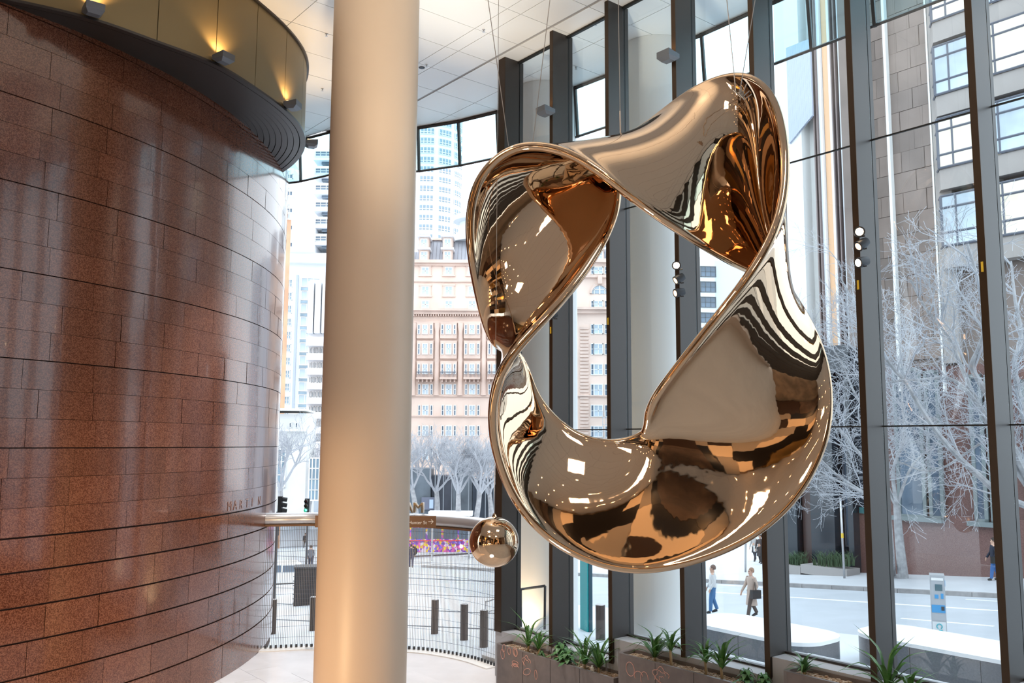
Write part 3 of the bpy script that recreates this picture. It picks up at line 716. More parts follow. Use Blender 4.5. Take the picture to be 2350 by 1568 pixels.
# --- hotel ---
H = Plane((0, 132, 0), (1, 0)); hp = aY(1040, 1215, 132); hotel = thing('grand_hotel', 'grand pink sandstone hotel with grey mansard roof beyond the trees', 'building', hp)
m = MB(); H.pbox(m, 900, 600, 1225, 1240, -8, 0); m.build('wall', M_pink, hotel)
m = MB(); H.pbox(m, 1290, 600, 1462, 1240, -8, .6); m.build('wall', M_pink, hotel)
m = MB(); H.pbox(m, 1225, 612, 1290, 1240, -8, -1.5); m.build('wall', M_pink, hotel)
def ledge(x0, x1, y0, y1, d, name='cornice'):
    m = MB(); H.pbox(m, x0, y0, x1, y1, -.2, d); m.build(name, M_pinkd, hotel)
for (y0, y1, d) in ((599, 606, .9), (606, 611, .4), (711, 716, 1.3), (716, 723, .8), (738, 743, .4), (908, 911, .35), (954, 957, .3), (645, 648, .3)): ledge(900, 1226, y0, y1, d)
for (y0, y1, d) in ((598, 606, 1.5), (634, 640, 1.1), (709, 714, 1.9), (714, 722, 1.3), (908, 911, 1.0)): ledge(1284, 1468, y0, y1, d)
dn = MB()
for i in range(58): x = 905+i*5.6; H.pbox(dn, x, 723, x+2.4, 727, -.1, .75)
tag(dn.build('dentil_row', M_pinkd, hotel), kind='stuff')
cxs = [922.5+53.7*k for k in range(6)]
for k, cx in enumerate(cxs):
    for (y0, y1) in ((613, 632), (657, 679), (690, 709)): window(H, hotel, cx-9, y0, cx+9, y1, 2, 2, M_wfr, M_gl1, .14, .06, M_pinkd if y0 < 660 else None)
    for (y0, y1) in ((746, 769), (789, 815), (836, 860)):
        b = MB(); H.pbox(b, cx-19, y0-6, cx+19, y1+9, -.1, .55); b.build('bay_front', M_pinkd, hotel)
        window(H, hotel, cx-6.5, y0, cx+6.5, y1, 2, 2, M_wfr, M_gl1, .14, .62)
        for sx in (-1, 1): window(H, hotel, cx+sx*14-3, y0, cx+sx*14+3, y1, 1, 2, M_wfr, M_gl2, .10, .62)
    b = MB(); H.pbox(b, cx-19, 868, cx+19, 872, 0, 1.7); b.build('balcony_slab', M_pinkd, hotel)
    b = MB(); H.pbox(b, cx-18, 855, cx+18, 857, 1.5, 1.62)
    for q in range(13): H.pbox(b, cx-18+q*3, 857, cx-17.2+q*3, 868, 1.5, 1.58)
    b.build('balcony_railing', mat('iron_railing', (.15, .15, .17), .5), hotel)
    b = MB(); 
    for q in (-14, -5, 5, 14): H.pbox(b, cx+q-1.5, 872, cx+q+1.5, 878, 0, 1.1)
    b.build('corbel_row', M_pinkd, hotel)
    for (y0, y1) in ((882, 906), (930, 954), (977, 1001), (1030, 1056)):
        window(H, hotel, cx-7.5, y0, cx+7.5, y1, 2, 2, M_wfr, M_gl1, .14, .06)
        for sx in (-1, 1): window(H, hotel, cx+sx*14-3.3, y0, cx+sx*14+3.3, y1, 1, 2, M_wfr, M_gl2, .10, .06)
    px_ = MB(); p0 = H.px(cx+27, 800)[0]; _, zt = H.px(cx+27, 743); _, zb = H.px(cx+27, 908)
    px_.lathe([(.48, 0), (.42, .4), (.36, zt-zb-1.2), (.5, zt-zb-.5), (.5, zt-zb)], 12, H.W(p0, zb, .25)); px_.build('pilaster', M_pinkd, hotel, smooth=40)
rb = MB()
for i in range(40):
    y = 752+i*8; H.pbox(rb, 1330, y, 1350, y+5.5, .5, .82); H.pbox(rb, 1396, y, 1440, y+5.5, .5, .82)
tag(rb.build('rusticated_course', M_pinkd, hotel), kind='stuff')
for (y0, y1) in ((614, 632), (691, 708), (746, 768), (790, 815), (836, 862), (882, 910), (930, 957), (978, 1004), (1030, 1056)):
    window(H, hotel, 1368-7, y0, 1368+15, y1, 2, 2, M_wfr, M_gl1, .14, .66)
    for xx in (1358.5, 1390): window(H, hotel, xx-4, y0, xx+4, y1, 1, 2, M_wfr, M_gl2, .10, .66)
ar = MB(); ac = H.px(1375, 676); R_a = H.px(1393, 676)[0]-ac[0]
ar.v = []; vs = [H.W(ac[0]+R_a*math.cos(t), ac[1]+R_a*1.05*math.sin(t), dd) for dd in (.6, .9) for t in np.linspace(0, math.pi, 13)]
vs2 = [H.W(ac[0]+R_a*1.25*math.cos(t), ac[1]+R_a*1.32*math.sin(t), dd) for dd in (.6, .9) for t in np.linspace(0, math.pi, 13)]
fs = []
for i in range(12): fs += [(13+i, 14+i, 26+14+i, 26+13+i), (i, 26+i, 27+i, 1+i), (i, 1+i, 14+i, 13+i), (26+i, 39+i, 40+i, 27+i)]
ar.add(vs+vs2, fs); ar.build('arch_moulding', M_pinkd, hotel)
g_ = MB().add([H.W(ac[0]+R_a*math.cos(t), ac[1]+R_a*1.05*math.sin(t), .68) for t in np.linspace(0, math.pi, 13)], [tuple(range(13))]); g_.build('arched_pane', M_gl1, hotel)
b = MB(); H.pbox(b, 1373.5, 656, 1376.5, 677, .66, .8); H.pbox(b, 1362, 655, 1363.5, 677, .66, .78); H.pbox(b, 1386, 655, 1387.5, 677, .66, .78); H.pbox(b, 1357, 666, 1393, 667.4, .66, .78); b.build('arched_window_bars', M_wfr, hotel)
b = MB(); H.pbox(b, 1370, 636, 1380, 655, .6, 1.4); b.build('keystone_crest', M_pinkd, hotel)
# mansard roof with seams and dormers
def mansard(x0, x1, ytop, ybot, dbot, back):
    a0, zb = H.px(x0, ybot); a1, _ = H.px(x1, ybot); _, zt = H.px(x0, ytop)
    m = MB().add([H.W(a0, zb, dbot), H.W(a1, zb, dbot), H.W(a1, zt, back), H.W(a0, zt, back), H.W(a0, zb, -8), H.W(a1, zb, -8), H.W(a1, zt, -8), H.W(a0, zt, -8)], [(0, 1, 2, 3), (4, 7, 6, 5), (0, 4, 5, 1), (3, 2, 6, 7), (0, 3, 7, 4), (1, 5, 6, 2)]); m.build('mansard_roof', M_lead, hotel)
    s_ = MB(); n = int((a1-a0)/.55)
    for i in range(n+1): a = a0+(a1-a0)*i/n; s_.tube([H.W(a, zb, dbot+.03), H.W(a, zt, back+.03)], .05, 4)
    tag(s_.build('standing_seam', M_lead, hotel), kind='stuff')
mansard(982, 1226, 541, 600, -.8, -3.2); mansard(900, 985, 572, 600, -.8, -2.0); mansard(1292, 1458, 535, 600, -.4, -3.2)
b = MB(); H.pbox(b, 978, 537, 1228, 542, -4.5, -2.8); b.build('roof_ridge', M_pinkd, hotel)
for cx in (973, 1027, 1134, 1188, 1375):
    for (y0, y1) in ((577, 598), (548, 570)):
        b = MB(); H.pbox(b, cx-11, y0-3, cx+11, y1+1, -3, .0); b.build('dormer', M_pinkd, hotel); window(H, hotel, cx-8, y0, cx+8, y1, 2, 2, M_wfr, M_gl1, .14, .06)
        b = MB(); H.pbox(b, cx-15, y0-7, cx+15, y0-3, -3, .7); b.build('dormer_cap', M_wht, hotel)
dc = H.W(H.px(1087, 540)[0], 0, -5); zb = H.px(1087, 543)[1]; sc_ = 132/2010
MB().lathe([(57*sc_, zb), (54*sc_, zb+1.0), (40*sc_, zb+1.9), (38*sc_, zb+3.3), (53*sc_, zb+3.5), (54*sc_, zb+3.8), (46*sc_, zb+4.5), (0.01, zb+5.2)], 40, (dc[0], dc[1], 0)).build('roof_rotunda', mat('pale_green_grey_roof', (.55, .60, .63), .5), hotel, smooth=35)
b = MB(); H.pbox(b, 1000, 960, 1001, 962, 0, 0.1)
# --- round white tower ---
TY = 200; tc_ = aY(973, 900, TY); TR = 83/F*TY; zt0 = aY(973, 640, TY)[2]; zt1 = aY(973, 190, TY)[2]
tower = thing('round_tower', 'round white high-rise tower with bands of blue windows', 'building', (tc_[0], tc_[1], aY(973, 1200, TY)[2]))
MB().lathe([(TR, aY(973, 1200, TY)[2]), (TR, zt1), (TR-1, zt1+1), (TR-1, zt1+4)], 96, (tc_[0], tc_[1], 0)).build('shaft', M_wht, tower, smooth=40)
fh = 22.4/F*TY; cw = {}
for k in range(12):
    a0 = math.radians(-90-8+29.6*(k-3)+12); 
    if not (-math.pi*1.02 < a0 < .02): continue
    for r in range(19):
        z0 = zt0+fh*r+.25*fh; hh = fh*.62; tall = (r == 15)
        if tall: hh = fh*1.5
        if r == 16: continue
        key = (tall,)
        if key not in cw:
            f = MB(); g = MB(); seg = 4; da = math.radians(21.5)/2
            pts = [(math.cos(t), math.sin(t)) for t in np.linspace(-da, da, seg+1)]
            for i in range(seg):
                p, q = pts[i], pts[i+1]
                g.add([(p[0]*(TR+.12), p[1]*(TR+.12), 0), (q[0]*(TR+.12), q[1]*(TR+.12), 0), (q[0]*(TR+.12), q[1]*(TR+.12), hh), (p[0]*(TR+.12), p[1]*(TR+.12), hh)], [(0, 1, 2, 3)])
            for i in range(seg+1): p = pts[i]; f.tube([(p[0]*(TR+.15), p[1]*(TR+.15), 0), (p[0]*(TR+.15), p[1]*(TR+.15), hh)], .1, 4)
            for zz in (0, hh*.35, hh): f.tube([(p[0]*(TR+.15), p[1]*(TR+.15), zz) for p in pts], .1, 4)
            cw[key] = (f.mesh('window', M_wfr), g.mesh('pane', M_gl3))
        f, g = cw[key]; o = inst('window', f, tower, (tc_[0], tc_[1], z0), a0); link('pane', g, o)
# --- left white buildings ---
B1 = Plane((0, 150, 0), (1, .0)); b1 = thing('white_stepped_building', 'white office block with stepped window notches left of the cream column', 'building', aY(700, 640, 150))
m = MB(); B1.pbox(m, 560, 470, 800, 1100, -12, -4); m.build('wall', M_wht, b1)
m = MB(); B1.pbox(m, 672, 500, 728, 585, -4, 2.5); B1.pbox(m, 668, 585, 800, 640, -4, 1.5); m.build('white_core', M_wht, b1)
for r in range(6):
    y = 352+r*38.5
    for (x0, x1, d, g) in ((652, 668, 0, M_gl1), (728, 766, 1.2, M_gl2)):
        b = MB(); B1.pbox(b, x0-4, y-3, x1+7, y+22, -4, d+.4); b.build('notched_bay', M_wht, b1); window(B1, b1, x0, y+2, x1, y+15, 3, 2, M_wfr, g, .12, d+.5)
    for (x0, x1, g) in ((666, 681, M_gl2),): window(B1, b1, x0, y+19, x1, y+31, 2, 1, M_wfr, g, .12, 2.6)
    b = MB(); B1.pbox(b, 740, y+16, 800, y+28, -4, .6); b.build('dark_notch', M_gl2, b1)
b2p = Plane((0, 118, 0), (1, .1)); b2 = thing('blue_grey_office', 'pale blue-grey office block with three columns of windows at the left', 'building', aY(690, 960, 118))
m = MB(); b2p.pbox(m, 630, 600, 800, 608, -8, 1.4); b2p.pbox(m, 630, 608, 800, 1260, -8, 0); m.build('wall', M_wht, b2)
b = MB(); b2p.pbox(b, 676, 632, 681, 940, 0, .5); b.build('upright_joint', mat('grey_joint', (.4, .44, .52), .6), b2)  # upright strip in a flat blue-grey
for r in range(11):
    y = 641+r*29.8; window(b2p, b2, 659-r*.8, y, 672-r*.8, y+19, 2, 2, M_wfr, M_gl3, .1, .05)
    window(b2p, b2, 691-r*.7, y-3, 735-r*.7, y+19, 3, 1, M_wfr, M_gl1, .1, .05); b = MB(); b2p.pbox(b, 691-r*.7, y+20, 735-r*.7, y+26, 0, .12); b.build('spandrel_band', M_gl3, b2)
b3p = Plane((0, 92, 0), (1, .05)); b3 = thing('white_fin_building', 'white building with tall slots and rows of narrow windows beside the cream column', 'building', aY(720, 1050, 92))
m = MB(); b3p.pbox(m, 702, 640, 800, 1130, -8, -.6); b3p.pbox(m, 704, 775, 800, 795, -.6, .5); m.build('wall', M_wht, b3)
for i in range(7):
    x = 703+i*16.5; b = MB(); b3p.pbox(b, x+3.5, 646, x+16.5, 765, -.6, .2); b.build('tall_fin', M_wht, b3)
    b = MB(); b3p.pbox(b, x, 650, x+3.5, 765, -.6, -.5); b.build('glass_slot', M_gl3, b3)
for r in range(7):
    y = 797+r*33.6
    for i in range(10): x = 708+i*6.6-r*.3; window(b3p, b3, x, y, x+4.6, y+14, 1, 1, M_wfr, M_gl3, .06, -.5)
    b = MB(); b3p.pbox(b, 704, y+15, 800, y+30, -.6, .25); b.build('spandrel_panel', M_wht, b3)
b4p = Plane((0, 84, 0), (1, .3)); b4 = thing('orange_sandstone_corner', 'narrow sliver of an orange sandstone building beside the red granite wall', 'building', aY(640, 1000, 84))
m = MB(); b4p.pbox(m, 560, 500, 655, 1260, -8, 0); m.build('wall', mat('orange_sandstone', (.66, .38, .24), .75, var=.15, vscale=.4), b4)
m = MB(); b4p.pbox(m, 560, 483, 661, 492, -8, .8); b4p.pbox(m, 560, 492, 658, 500, -8, .4); m.build('cornice', M_pinkd, b4)
b5p = Plane((0, 72, 0), (1, .1)); b5 = thing('low_cream_terrace_building', 'low cream building with a moulded cornice behind bare branches', 'building', aY(680, 1170, 72))
m = MB(); b5p.pbox(m, 560, 950, 702, 1200, -6, 0); b5p.pbox(m, 560, 938, 703, 943, -6, .8); b5p.pbox(m, 560, 985, 704, 990, -6, .5); m.build('wall', mat('cream_stucco', (.66, .66, .64), .7, var=.06, vscale=.5), b5)
for x in (664, 678): window(b5p, b5, x, 970, x+5, 982, 1, 1, M_wfr, M_gl2, .05, .03)
window(b5p, b5, 626, 1030, 656, 1120, 3, 3, M_wfr, M_gl3, .1, .05); window(b5p, b5, 708, 1050, 740, 1150, 4, 4, M_wfr, M_gl3, .1, .05)
# --- far block seen between the fourth and fifth mullions ---
b6p = Plane((0, 100, 0), (1, .1)); b6 = thing('grey_window_block', 'pale grey block with dark square windows seen behind the loop opening', 'building', aY(1650, 1240, 100))
m = MB(); b6p.pbox(m, 1440, 598, 1815, 1245, -8, 0); m.build('wall', mat('pale_blue_wall', (.62, .67, .74), .6), b6)
m = MB(); b6p.pbox(m, 1520, 590, 1644, 1245, 0, .3); m.build('window_stack_wall', M_wht, b6)
for r in range(16):
    y = 613+r*35; window(b6p, b6, 1605, y, 1641, y+24, 3, 2, mat('dark_frame', (.12, .13, .14), .5), M_gl2, .08, .35)
for k, xx in enumerate((1700, 1740)):
    for r in range(6): window(b6p, b6, xx, 1000+r*35, xx+22, 1022+r*35, 2, 2, M_wfr, M_gl3, .08, .05)
# --- right hand street wall, parallel to the glazing ---
RP = Plane(W(0, 42, 0), (-D[0], -D[1]))
M_sand = mat('grey_sandstone', (.20, .16, .14), .8, var=.12, vscale=.5, bump=.15, bscale=3)
M_sandb = mat('sandstone_block', (.235, .185, .16), .8, var=.10, vscale=.6, bump=.1, bscale=5)
M_sandp = mat('pale_sandstone', (.33, .30, .28), .8, var=.08, vscale=.5)
M_cream = mat('cream_panel', (.80, .80, .78), .6, var=.03, vscale=.3)
M_redg = granite('brown_red_granite', (.12, .058, .05), (.20, .11, .095), .4, .1)
M_blk = mat('black_polished_stone', (.022, .028, .036), .12, coat=.3)
M_gfr = mat('grey_green_frame', (.20, .235, .24), .5)
zg = -9
pale = thing('pale_tower', 'pale cream tower with dark double fins and an orange strip, right of the sculpture', 'building', RP.W(RP.px(1880, 900)[0], zg))
def rpart(name, x0, x1, y0, y1, d0, d1, m_, par, yr=600):
    a = RP.px(x0, yr)[0]; b = RP.px(x1, yr)[0]; xm = (x0+x1)/2
    z1 = RP.px(xm, y0)[1] if y0 is not None else 40; z0 = RP.px(xm, y1)[1] if y1 is not None else zg
    mb = MB(); RP.box(mb, a, b, z0, z1, d0, d1); return mb.build(name, m_, par)
rpart('wall', 1795, 2030, None, 800, -6, 0, M_cream, pale)
rpart('front_shaft', 1812, 1868, None, 800, 0, .8, M_cream, pale)
rpart('orange_strip', 1912, 1925, None, 800, 0, .35, mat('orange_stone_strip', (.80, .50, .30), .6), pale)
for x in (1894, 1901, 1938, 1947): rpart('dark_fin', x, x+2.6, None, 800, 0, .7, mat('brown_fin', (.22, .17, .16), .5), pale)
for x in (1904, 1929, 1953): rpart('white_fin', x, x+7, None, 800, 0, .55, M_wht, pale)
rpart('brown_pier', 1964, 2000, None, 800, 0, .9, M_sand, pale)
lv = MB(); a0 = RP.px(1832, 300)[0]; a1 = RP.px(1888, 300)[0]; zt, zb = 22, RP.px(1860, 330)[1]
for i in range(26): a = a0+(a1-a0)*i/26; RP.box(lv, a, a+.05, zb+1.2*i/26, zt, .8, .95)
tag(lv.build('louvre_screen', mat('blue_grey_louvre', (.45, .50, .60), .5), pale), kind='stuff')
stone = thing('sandstone_building', 'tall brown sandstone building with bay windows at the right edge', 'building', RP.W(RP.px(2150, 900)[0], zg))
rpart('wall', 2000, 2700, None, 830, -6, 0, M_sand, stone)
rpart('base_wall', 1972, 2700, 830, None, -6, .12, M_redg, stone)
rpart('base_course', 1972, 2700, 1192, None, 0, .22, M_redg, stone, 1250)
a0 = RP.px(2000, 600)[0]; a1 = RP.px(2158, 600)[0]; zb = RP.px(2080, 828)[1]
for r in range(24):
    z = zb+r*1.05; nbk = 3; off = (r % 2)*.5; xs_ = [a0]+[a0+(a1-a0)*(i+off*.8+.2)/nbk for i in range(nbk)]+[a1]
    for p, q in zip(xs_[:-1], xs_[1:]):
        if q-p > .15: mb = MB(); RP.box(mb, p+.01, q-.01, z+.01, z+1.04, 0, .06+rg.uniform(0, .05)); mb.build('stone_block', rg.choice([M_sand, M_sandb, M_sandb]), stone)
rpart('white_downpipe', 2057, 2063, None, 900, .1, .4, M_cream, stone); rpart('white_downpipe', 2157, 2161, None, 900, .1, .35, M_cream, stone)
rpart('pale_pier', 2163, 2200, None, 835, 0, .35, M_sandp, stone)
M_bayfr = mat('dark_bay_frame', (.12, .13, .16), .5)
M_baygl = glass('bay_glass', (.7, .8, .85), 1.7)
bm_f, bm_g, bm_s = MB(), MB(), MB(); bw, bd, bh = 1.05, .75, 2.4
cor = [(-bw-.45, 0), (-bw, bd), (bw, bd), (bw+.45, 0)]
for z0, z1, mb, gr in ((-.0, bh, bm_g, 0),):
    for i in range(3):
        p, q = cor[i], cor[i+1]; mb.add([(p[0], -p[1], .05), (q[0], -q[1], .05), (q[0], -q[1], bh-.05), (p[0], -p[1], bh-.05)], [(0, 1, 2, 3)])
for i in range(4): p = cor[i]; bm_f.tube([(p[0], -p[1], 0), (p[0], -p[1], bh)], .07, 4)
for zz in (0, bh*.26, bh*.76, bh): bm_f.tube([(p[0], -p[1], zz) for p in cor], .06, 4)
bm_f.tube([(-bw*.35, -bd, 0), (-bw*.35, -bd, bh)], .05, 4)
bm_f.add([(p[0], -p[1]*.98, bh) for p in cor]+[(p[0], -p[1]*.98, bh+.06) for p in cor], [(3, 2, 1, 0), (4, 5, 6, 7), (0, 1, 5, 4), (1, 2, 6, 5), (2, 3, 7, 6)])
bm_s.add([(p[0], -p[1]*.9, -1.05) for p in cor]+[(p[0], -p[1]*.9, -.05) for p in cor], [(3, 2, 1, 0), (4, 5, 6, 7), (0, 1, 5, 4), (1, 2, 6, 5), (2, 3, 7, 6)])
fM, gM, sM = bm_f.mesh('bay_window', M_bayfr), bm_g.mesh('bay_glass', M_gl1), bm_s.mesh('bay_spandrel', M_sandp)
gL = bpy.data.meshes['bay_glass'].copy(); gL.materials.clear(); gL.materials.append(mat('lit_office_glass', (.5, .5, .42), .1, emit=(1, .86, .6), es=.5, var=.2, vscale=.8))
for c_, (xx, ytops) in enumerate(((2221, (-72, 100, 270, 450)), (2330, (-110, 55, 237, 425)))):
    a = RP.px(xx, 300)[0]
    for i, y in enumerate(ytops):
        z = RP.px(xx, y)[1]-2.4; P = RP.W(a, z, .1); o = inst('bay_window', fM, stone, P, RP.rz+0); link('bay_glass', gL if (i+c_) % 2 == 0 else gM, o); link('bay_spandrel', sM, o)
for (x0, y0, x1, y1, nx, ny) in ((2062, 845, 2128, 1188, 1, 2), (2134, 850, 2168, 1192, 1, 3), (2236, 860, 2268, 1198, 1, 3), (2274, 860, 2312, 1203, 1, 3), (2360, 870, 2440, 1210, 2, 3)):
    o = window(RP, stone, x0, y0, x1, y1, nx, ny, M_gfr, M_gl2, .16, .30)
b = MB(); RP.pbox(b, 2058, 1186, 2172, 1196, .1, .5); b.build('window_sill', M_gfr, stone); b = MB(); RP.pbox(b, 2230, 1198, 2316, 1209, .1, .5); b.build('window_sill', M_gfr, stone)
blk = thing('black_stone_shopfront', 'black polished stone shopfront base under the pale tower', 'building', RP.W(RP.px(1900, 900)[0], zg))
def bpart(name, x0, x1, y0, d1, m_): return rpart(name, x0, x1, y0, None, -3, d1, m_, blk, 1150)
bpart('back_wall', 1795, 1985, 803, .1, mat('dark_blue_wall', (.035, .045, .06), .3))
bpart('black_pier', 1832, 1852, 806, 1.0, M_blk); bpart('brown_pier', 1856, 1880, 806, .6, mat('dark_brown_stone', (.08, .05, .045), .3)); bpart('black_pier', 1884, 1938, 806, 1.0, M_blk)
bpart('black_pier', 1964, 1976, 806, .8, M_blk); rpart('fascia_beam', 1828, 1980, 800, 860, 0, 1.1, M_blk, blk, 1000)
window(RP, blk, 1941, 960, 1963, 1255, 1, 3, M_bayfr, M_gl2, .06, .2)
b = MB(); p = RP.W(RP.px(1986, 1172)[0], RP.px(1986, 1172)[1], .35); RP.pbox(b, 1980, 1164, 1990, 1178, .25, .35); o = b.build('small_wall_sign', mat('teal_sign', (.05, .16, .17), .4), stone)
# street planter of grasses at the shopfront
gp = thing('street_planter', 'low stone planter of dark grasses at the foot of the black shopfront', 'planter', aG(1920, 1312))
b = MB(); RP.pbox(b, 1843, 1290, 1892, 1309, 1.0, 2.2); RP.pbox(b, 1893, 1294, 1998, 1314, 1.0, 2.2); b.build('planter_wall', mat('street_stone', (.34, .32, .31), .7), gp)
gr = MB()
for i in range(420):
    x = rg.choice([rg.uniform(1850, 1885), rg.uniform(1915, 1994)]); p = RP.W(*RP.px(x, 1294), rg.uniform(1.2, 2.0)); a = rg.uniform(0, 6.28); l = rg.uniform(.35, .8)
    gr.tube([p, p+np.array([.1*l*math.cos(a), .1*l*math.sin(a), l*.7]), p+np.array([.45*l*math.cos(a), .45*l*math.sin(a), l])], [.018, .014, .002], 3, False)
tag(gr.build('grass_blades', mat('dark_grass', (.07, .12, .06), .6), gp), kind='stuff')
# hoardings and dark frontage behind the bus
hd = thing('dark_hoarding', 'dark site hoarding and frontage behind the bare street trees', 'hoarding', aY(1060, 1215, 112))
HP = Plane((0, 112, 0), (1, 0)); M_hd = mat('hoarding_dark', (.045, .055, .075), .5, var=.2, vscale=.3)
for x0, y0, x1, y1, c in ((900, 1075, 990, 1215, (.10, .12, .14)), (990, 1092, 1040, 1215, (.05, .055, .07)), (1040, 1060, 1085, 1215, (.12, .14, .16)), (1085, 1100, 1160, 1215, (.03, .04, .055)), (1300, 1080, 1520, 1215, (.1, .12, .14)), (600, 1120, 760, 1215, (.30, .33, .36))):
    b = MB(); HP.pbox(b, x0, y0, x1-1, y1, -4, rg.uniform(0, 1)); b.build('hoarding_panel', mat('hoarding_%d' % x0, c, .5, var=.3, vscale=.4), hd)
b = MB(); HP.pbox(b, 970, 1140, 1004, 1168, 1.2, 1.5); b.build('poster_panel', mat('poster', (.14, .15, .20), .4), hd); b = MB(); HP.pbox(b, 988, 1145, 997, 1165, 1.5, 1.56); b.build('poster_picture', mat('poster_pic', (.4, .5, .62), .4), hd)
for i in range(8): b = MB(); HP.pbox(b, 1000+i*19, 1060, 1002+i*19, 1205, 1.5, 1.8); b.build('frame_post', mat('frame_grey', (.2, .22, .24), .5), hd)
M_bg = mat('scaffold_mesh', (.5, .56, .6), .6)
sc2 = thing('scaffold_box', 'pale scaffold enclosure against the hotel wing', 'scaffold', H.W(*H.px(1400, 1040), 3)); b = MB(); 
for i in range(7):
    H.pbox(b, 1378+i*7, 945, 1379+i*7, 1060, 3, 3.2); 
for i in range(8): H.pbox(b, 1378, 945+i*15, 1422, 946.2+i*15, 3, 3.2)
b.build('scaffold_frame', M_bg, sc2)
# ---------------- bare trees ----------------
M_bark = mat('pale_bark', (.34, .34, .35), .8, var=.2, vscale=4, bump=.3, bscale=20)
M_twig = mat('pale_twig', (.42, .43, .46), .8)
def grow(mb, p, d, L, r, lvl, rn, up=.12, kids=(4, 6), minr=.004):
    n = 4 if lvl > 1 else 3; pts = [p]; q = p.copy(); dd = d.copy()
    for i in range(n):
        dd = dd+np.array([rn.gauss(0, .16), rn.gauss(0, .16), rn.gauss(0, .12)+up*.5]); dd /= np.linalg.norm(dd); q = q+dd*L/n; pts.append(q.copy())
    mb.tube(pts, list(np.linspace(r, max(minr, r*.45), n+1)), 5 if lvl > 2 else 3, False)
    if lvl == 0: return
    for i in range(rn.randint(*kids)):
        t = rn.uniform(.25, 1)*n; k = min(int(t), n-1); b = pts[k]+(pts[k+1]-pts[k])*(t-k); ax = np.array([rn.gauss(0, 1) for _ in range(3)]); ax -= ax@dd*dd; ax /= np.linalg.norm(ax)
        nd_ = dd*rn.uniform(.55, 1.0)+ax*rn.uniform(.5, .9); nd_[2] += up; nd_ /= np.linalg.norm(nd_); grow(mb, b, nd_, L*rn.uniform(.5, .75), r*.5, lvl-1, rn, up, kids, minr)
def street_tree(base, Hh, label, seed, group, r=.14, lv=4):
    rn = random.Random(seed); t = thing('bare_tree', label, 'tree', base, group); base = np.array(base, float)
    top = base+np.array([rn.gauss(0, .2), rn.gauss(0, .2), Hh*.3]); MB().tube([base-np.array([0, 0, .1]), (base+top)/2+np.array([rn.gauss(0, .06), 0, 0]), top], [r*1.2, r, r*.85], 8).build('trunk', M_bark, t)
    mb = MB()
    for i in range(5):
        a = i*1.256+rn.uniform(0, 1); grow(mb, top-np.array([0, 0, rn.uniform(0, .4)]), np.array([.62*math.cos(a), .62*math.sin(a), .78]), Hh*.36, r*.55, lv, rn, .16, (3, 5), .012)
    tag(mb.build('branches', M_twig, t), kind='stuff'); return t
for i, (x, y, Y, hh, w) in enumerate(((955, 1182, 72, 7.2, 'nearest the cream column'), (1003, 1184, 74, 7.4, 'second to the right of the cream column'), (1052, 1190, 70, 7.2, 'in the middle of the row behind the bus'), (1092, 1192, 70, 7.4, 'behind the hanging bronze ball'), (1128, 1192, 74, 7.4, 'beside the first mullion'), (640, 1195, 62, 7.5, 'beside the granite wall at the left'), (708, 1200, 74, 7.0, 'left of the cream column by the green traffic light'))):
    street_tree(aY(x, y, Y), hh, 'leafless pale street tree '+w, 40+i, 'bare street trees on the left', .2, 4)
def limb_tree(label, trunk, limbs, seed, dens=1.0):
    t = thing('bare_tree', label, 'tree', trunk[0], 'big bare trees on the right'); rn = random.Random(seed)
    MB().tube(spline(trunk, 4), list(np.linspace(.24, .15, 4*(len(trunk)-1)+1)), 10).build('trunk', M_bark, t)
    mb = MB()
    for pts, r in limbs:
        P = spline(np.array(pts), 5); rad = list(np.linspace(r, r*.35, len(P))); MB().tube(P, rad, 7).build('limb', M_bark, t)
        d = np.r_[0, np.cumsum(np.linalg.norm(np.diff(P, axis=0), axis=1))]; nn_ = int(d[-1]*1.5*dens)+3
        for i in range(nn_):
            l = rn.uniform(.12, 1)*d[-1]; b = np.array([np.interp(l, d, P[:, k]) for k in range(3)]); k = min(np.searchsorted(d, l), len(P)-1); dd = P[k]-P[k-1]; dd /= np.linalg.norm(dd)
            ax = np.array([rn.gauss(0, 1) for _ in range(3)]); ax -= ax@dd*dd; ax /= np.linalg.norm(ax); nd_ = dd*.7+ax*.75; nd_[2] += .15; nd_ /= np.linalg.norm(nd_)
            grow(mb, b, nd_, rn.uniform(1.1, 2.3), r*.32, 3, rn, .06, (3, 4), .007)
    tag(mb.build('branches', M_twig, t), kind='stuff'); return t
def L_(pts, Y0, Y1): n = len(pts); return [aY(x, y, Y0+(Y1-Y0)*i/(n-1)) for i, (x, y) in enumerate(pts)]
tb_ = aG(2074, 1336); YT = tb_[1]
limb_tree('tall pale bare tree rooted in the far footpath left of the parking meter', [tb_, aY(2064, 1240, YT), aY(2058, 1160, YT)],
    [(L_([(2058, 1160), (2085, 1085), (2110, 1050), (2140, 1030)], YT, YT-1), .08), (L_([(2060, 1170), (2035, 1110), (2020, 1020), (2010, 930)], YT, YT+1), .09), (L_([(2058, 1165), (2050, 1080), (2075, 1000), (2070, 900), (2085, 800)], YT, YT-1), .10)], 3, .8)
Yr = 27
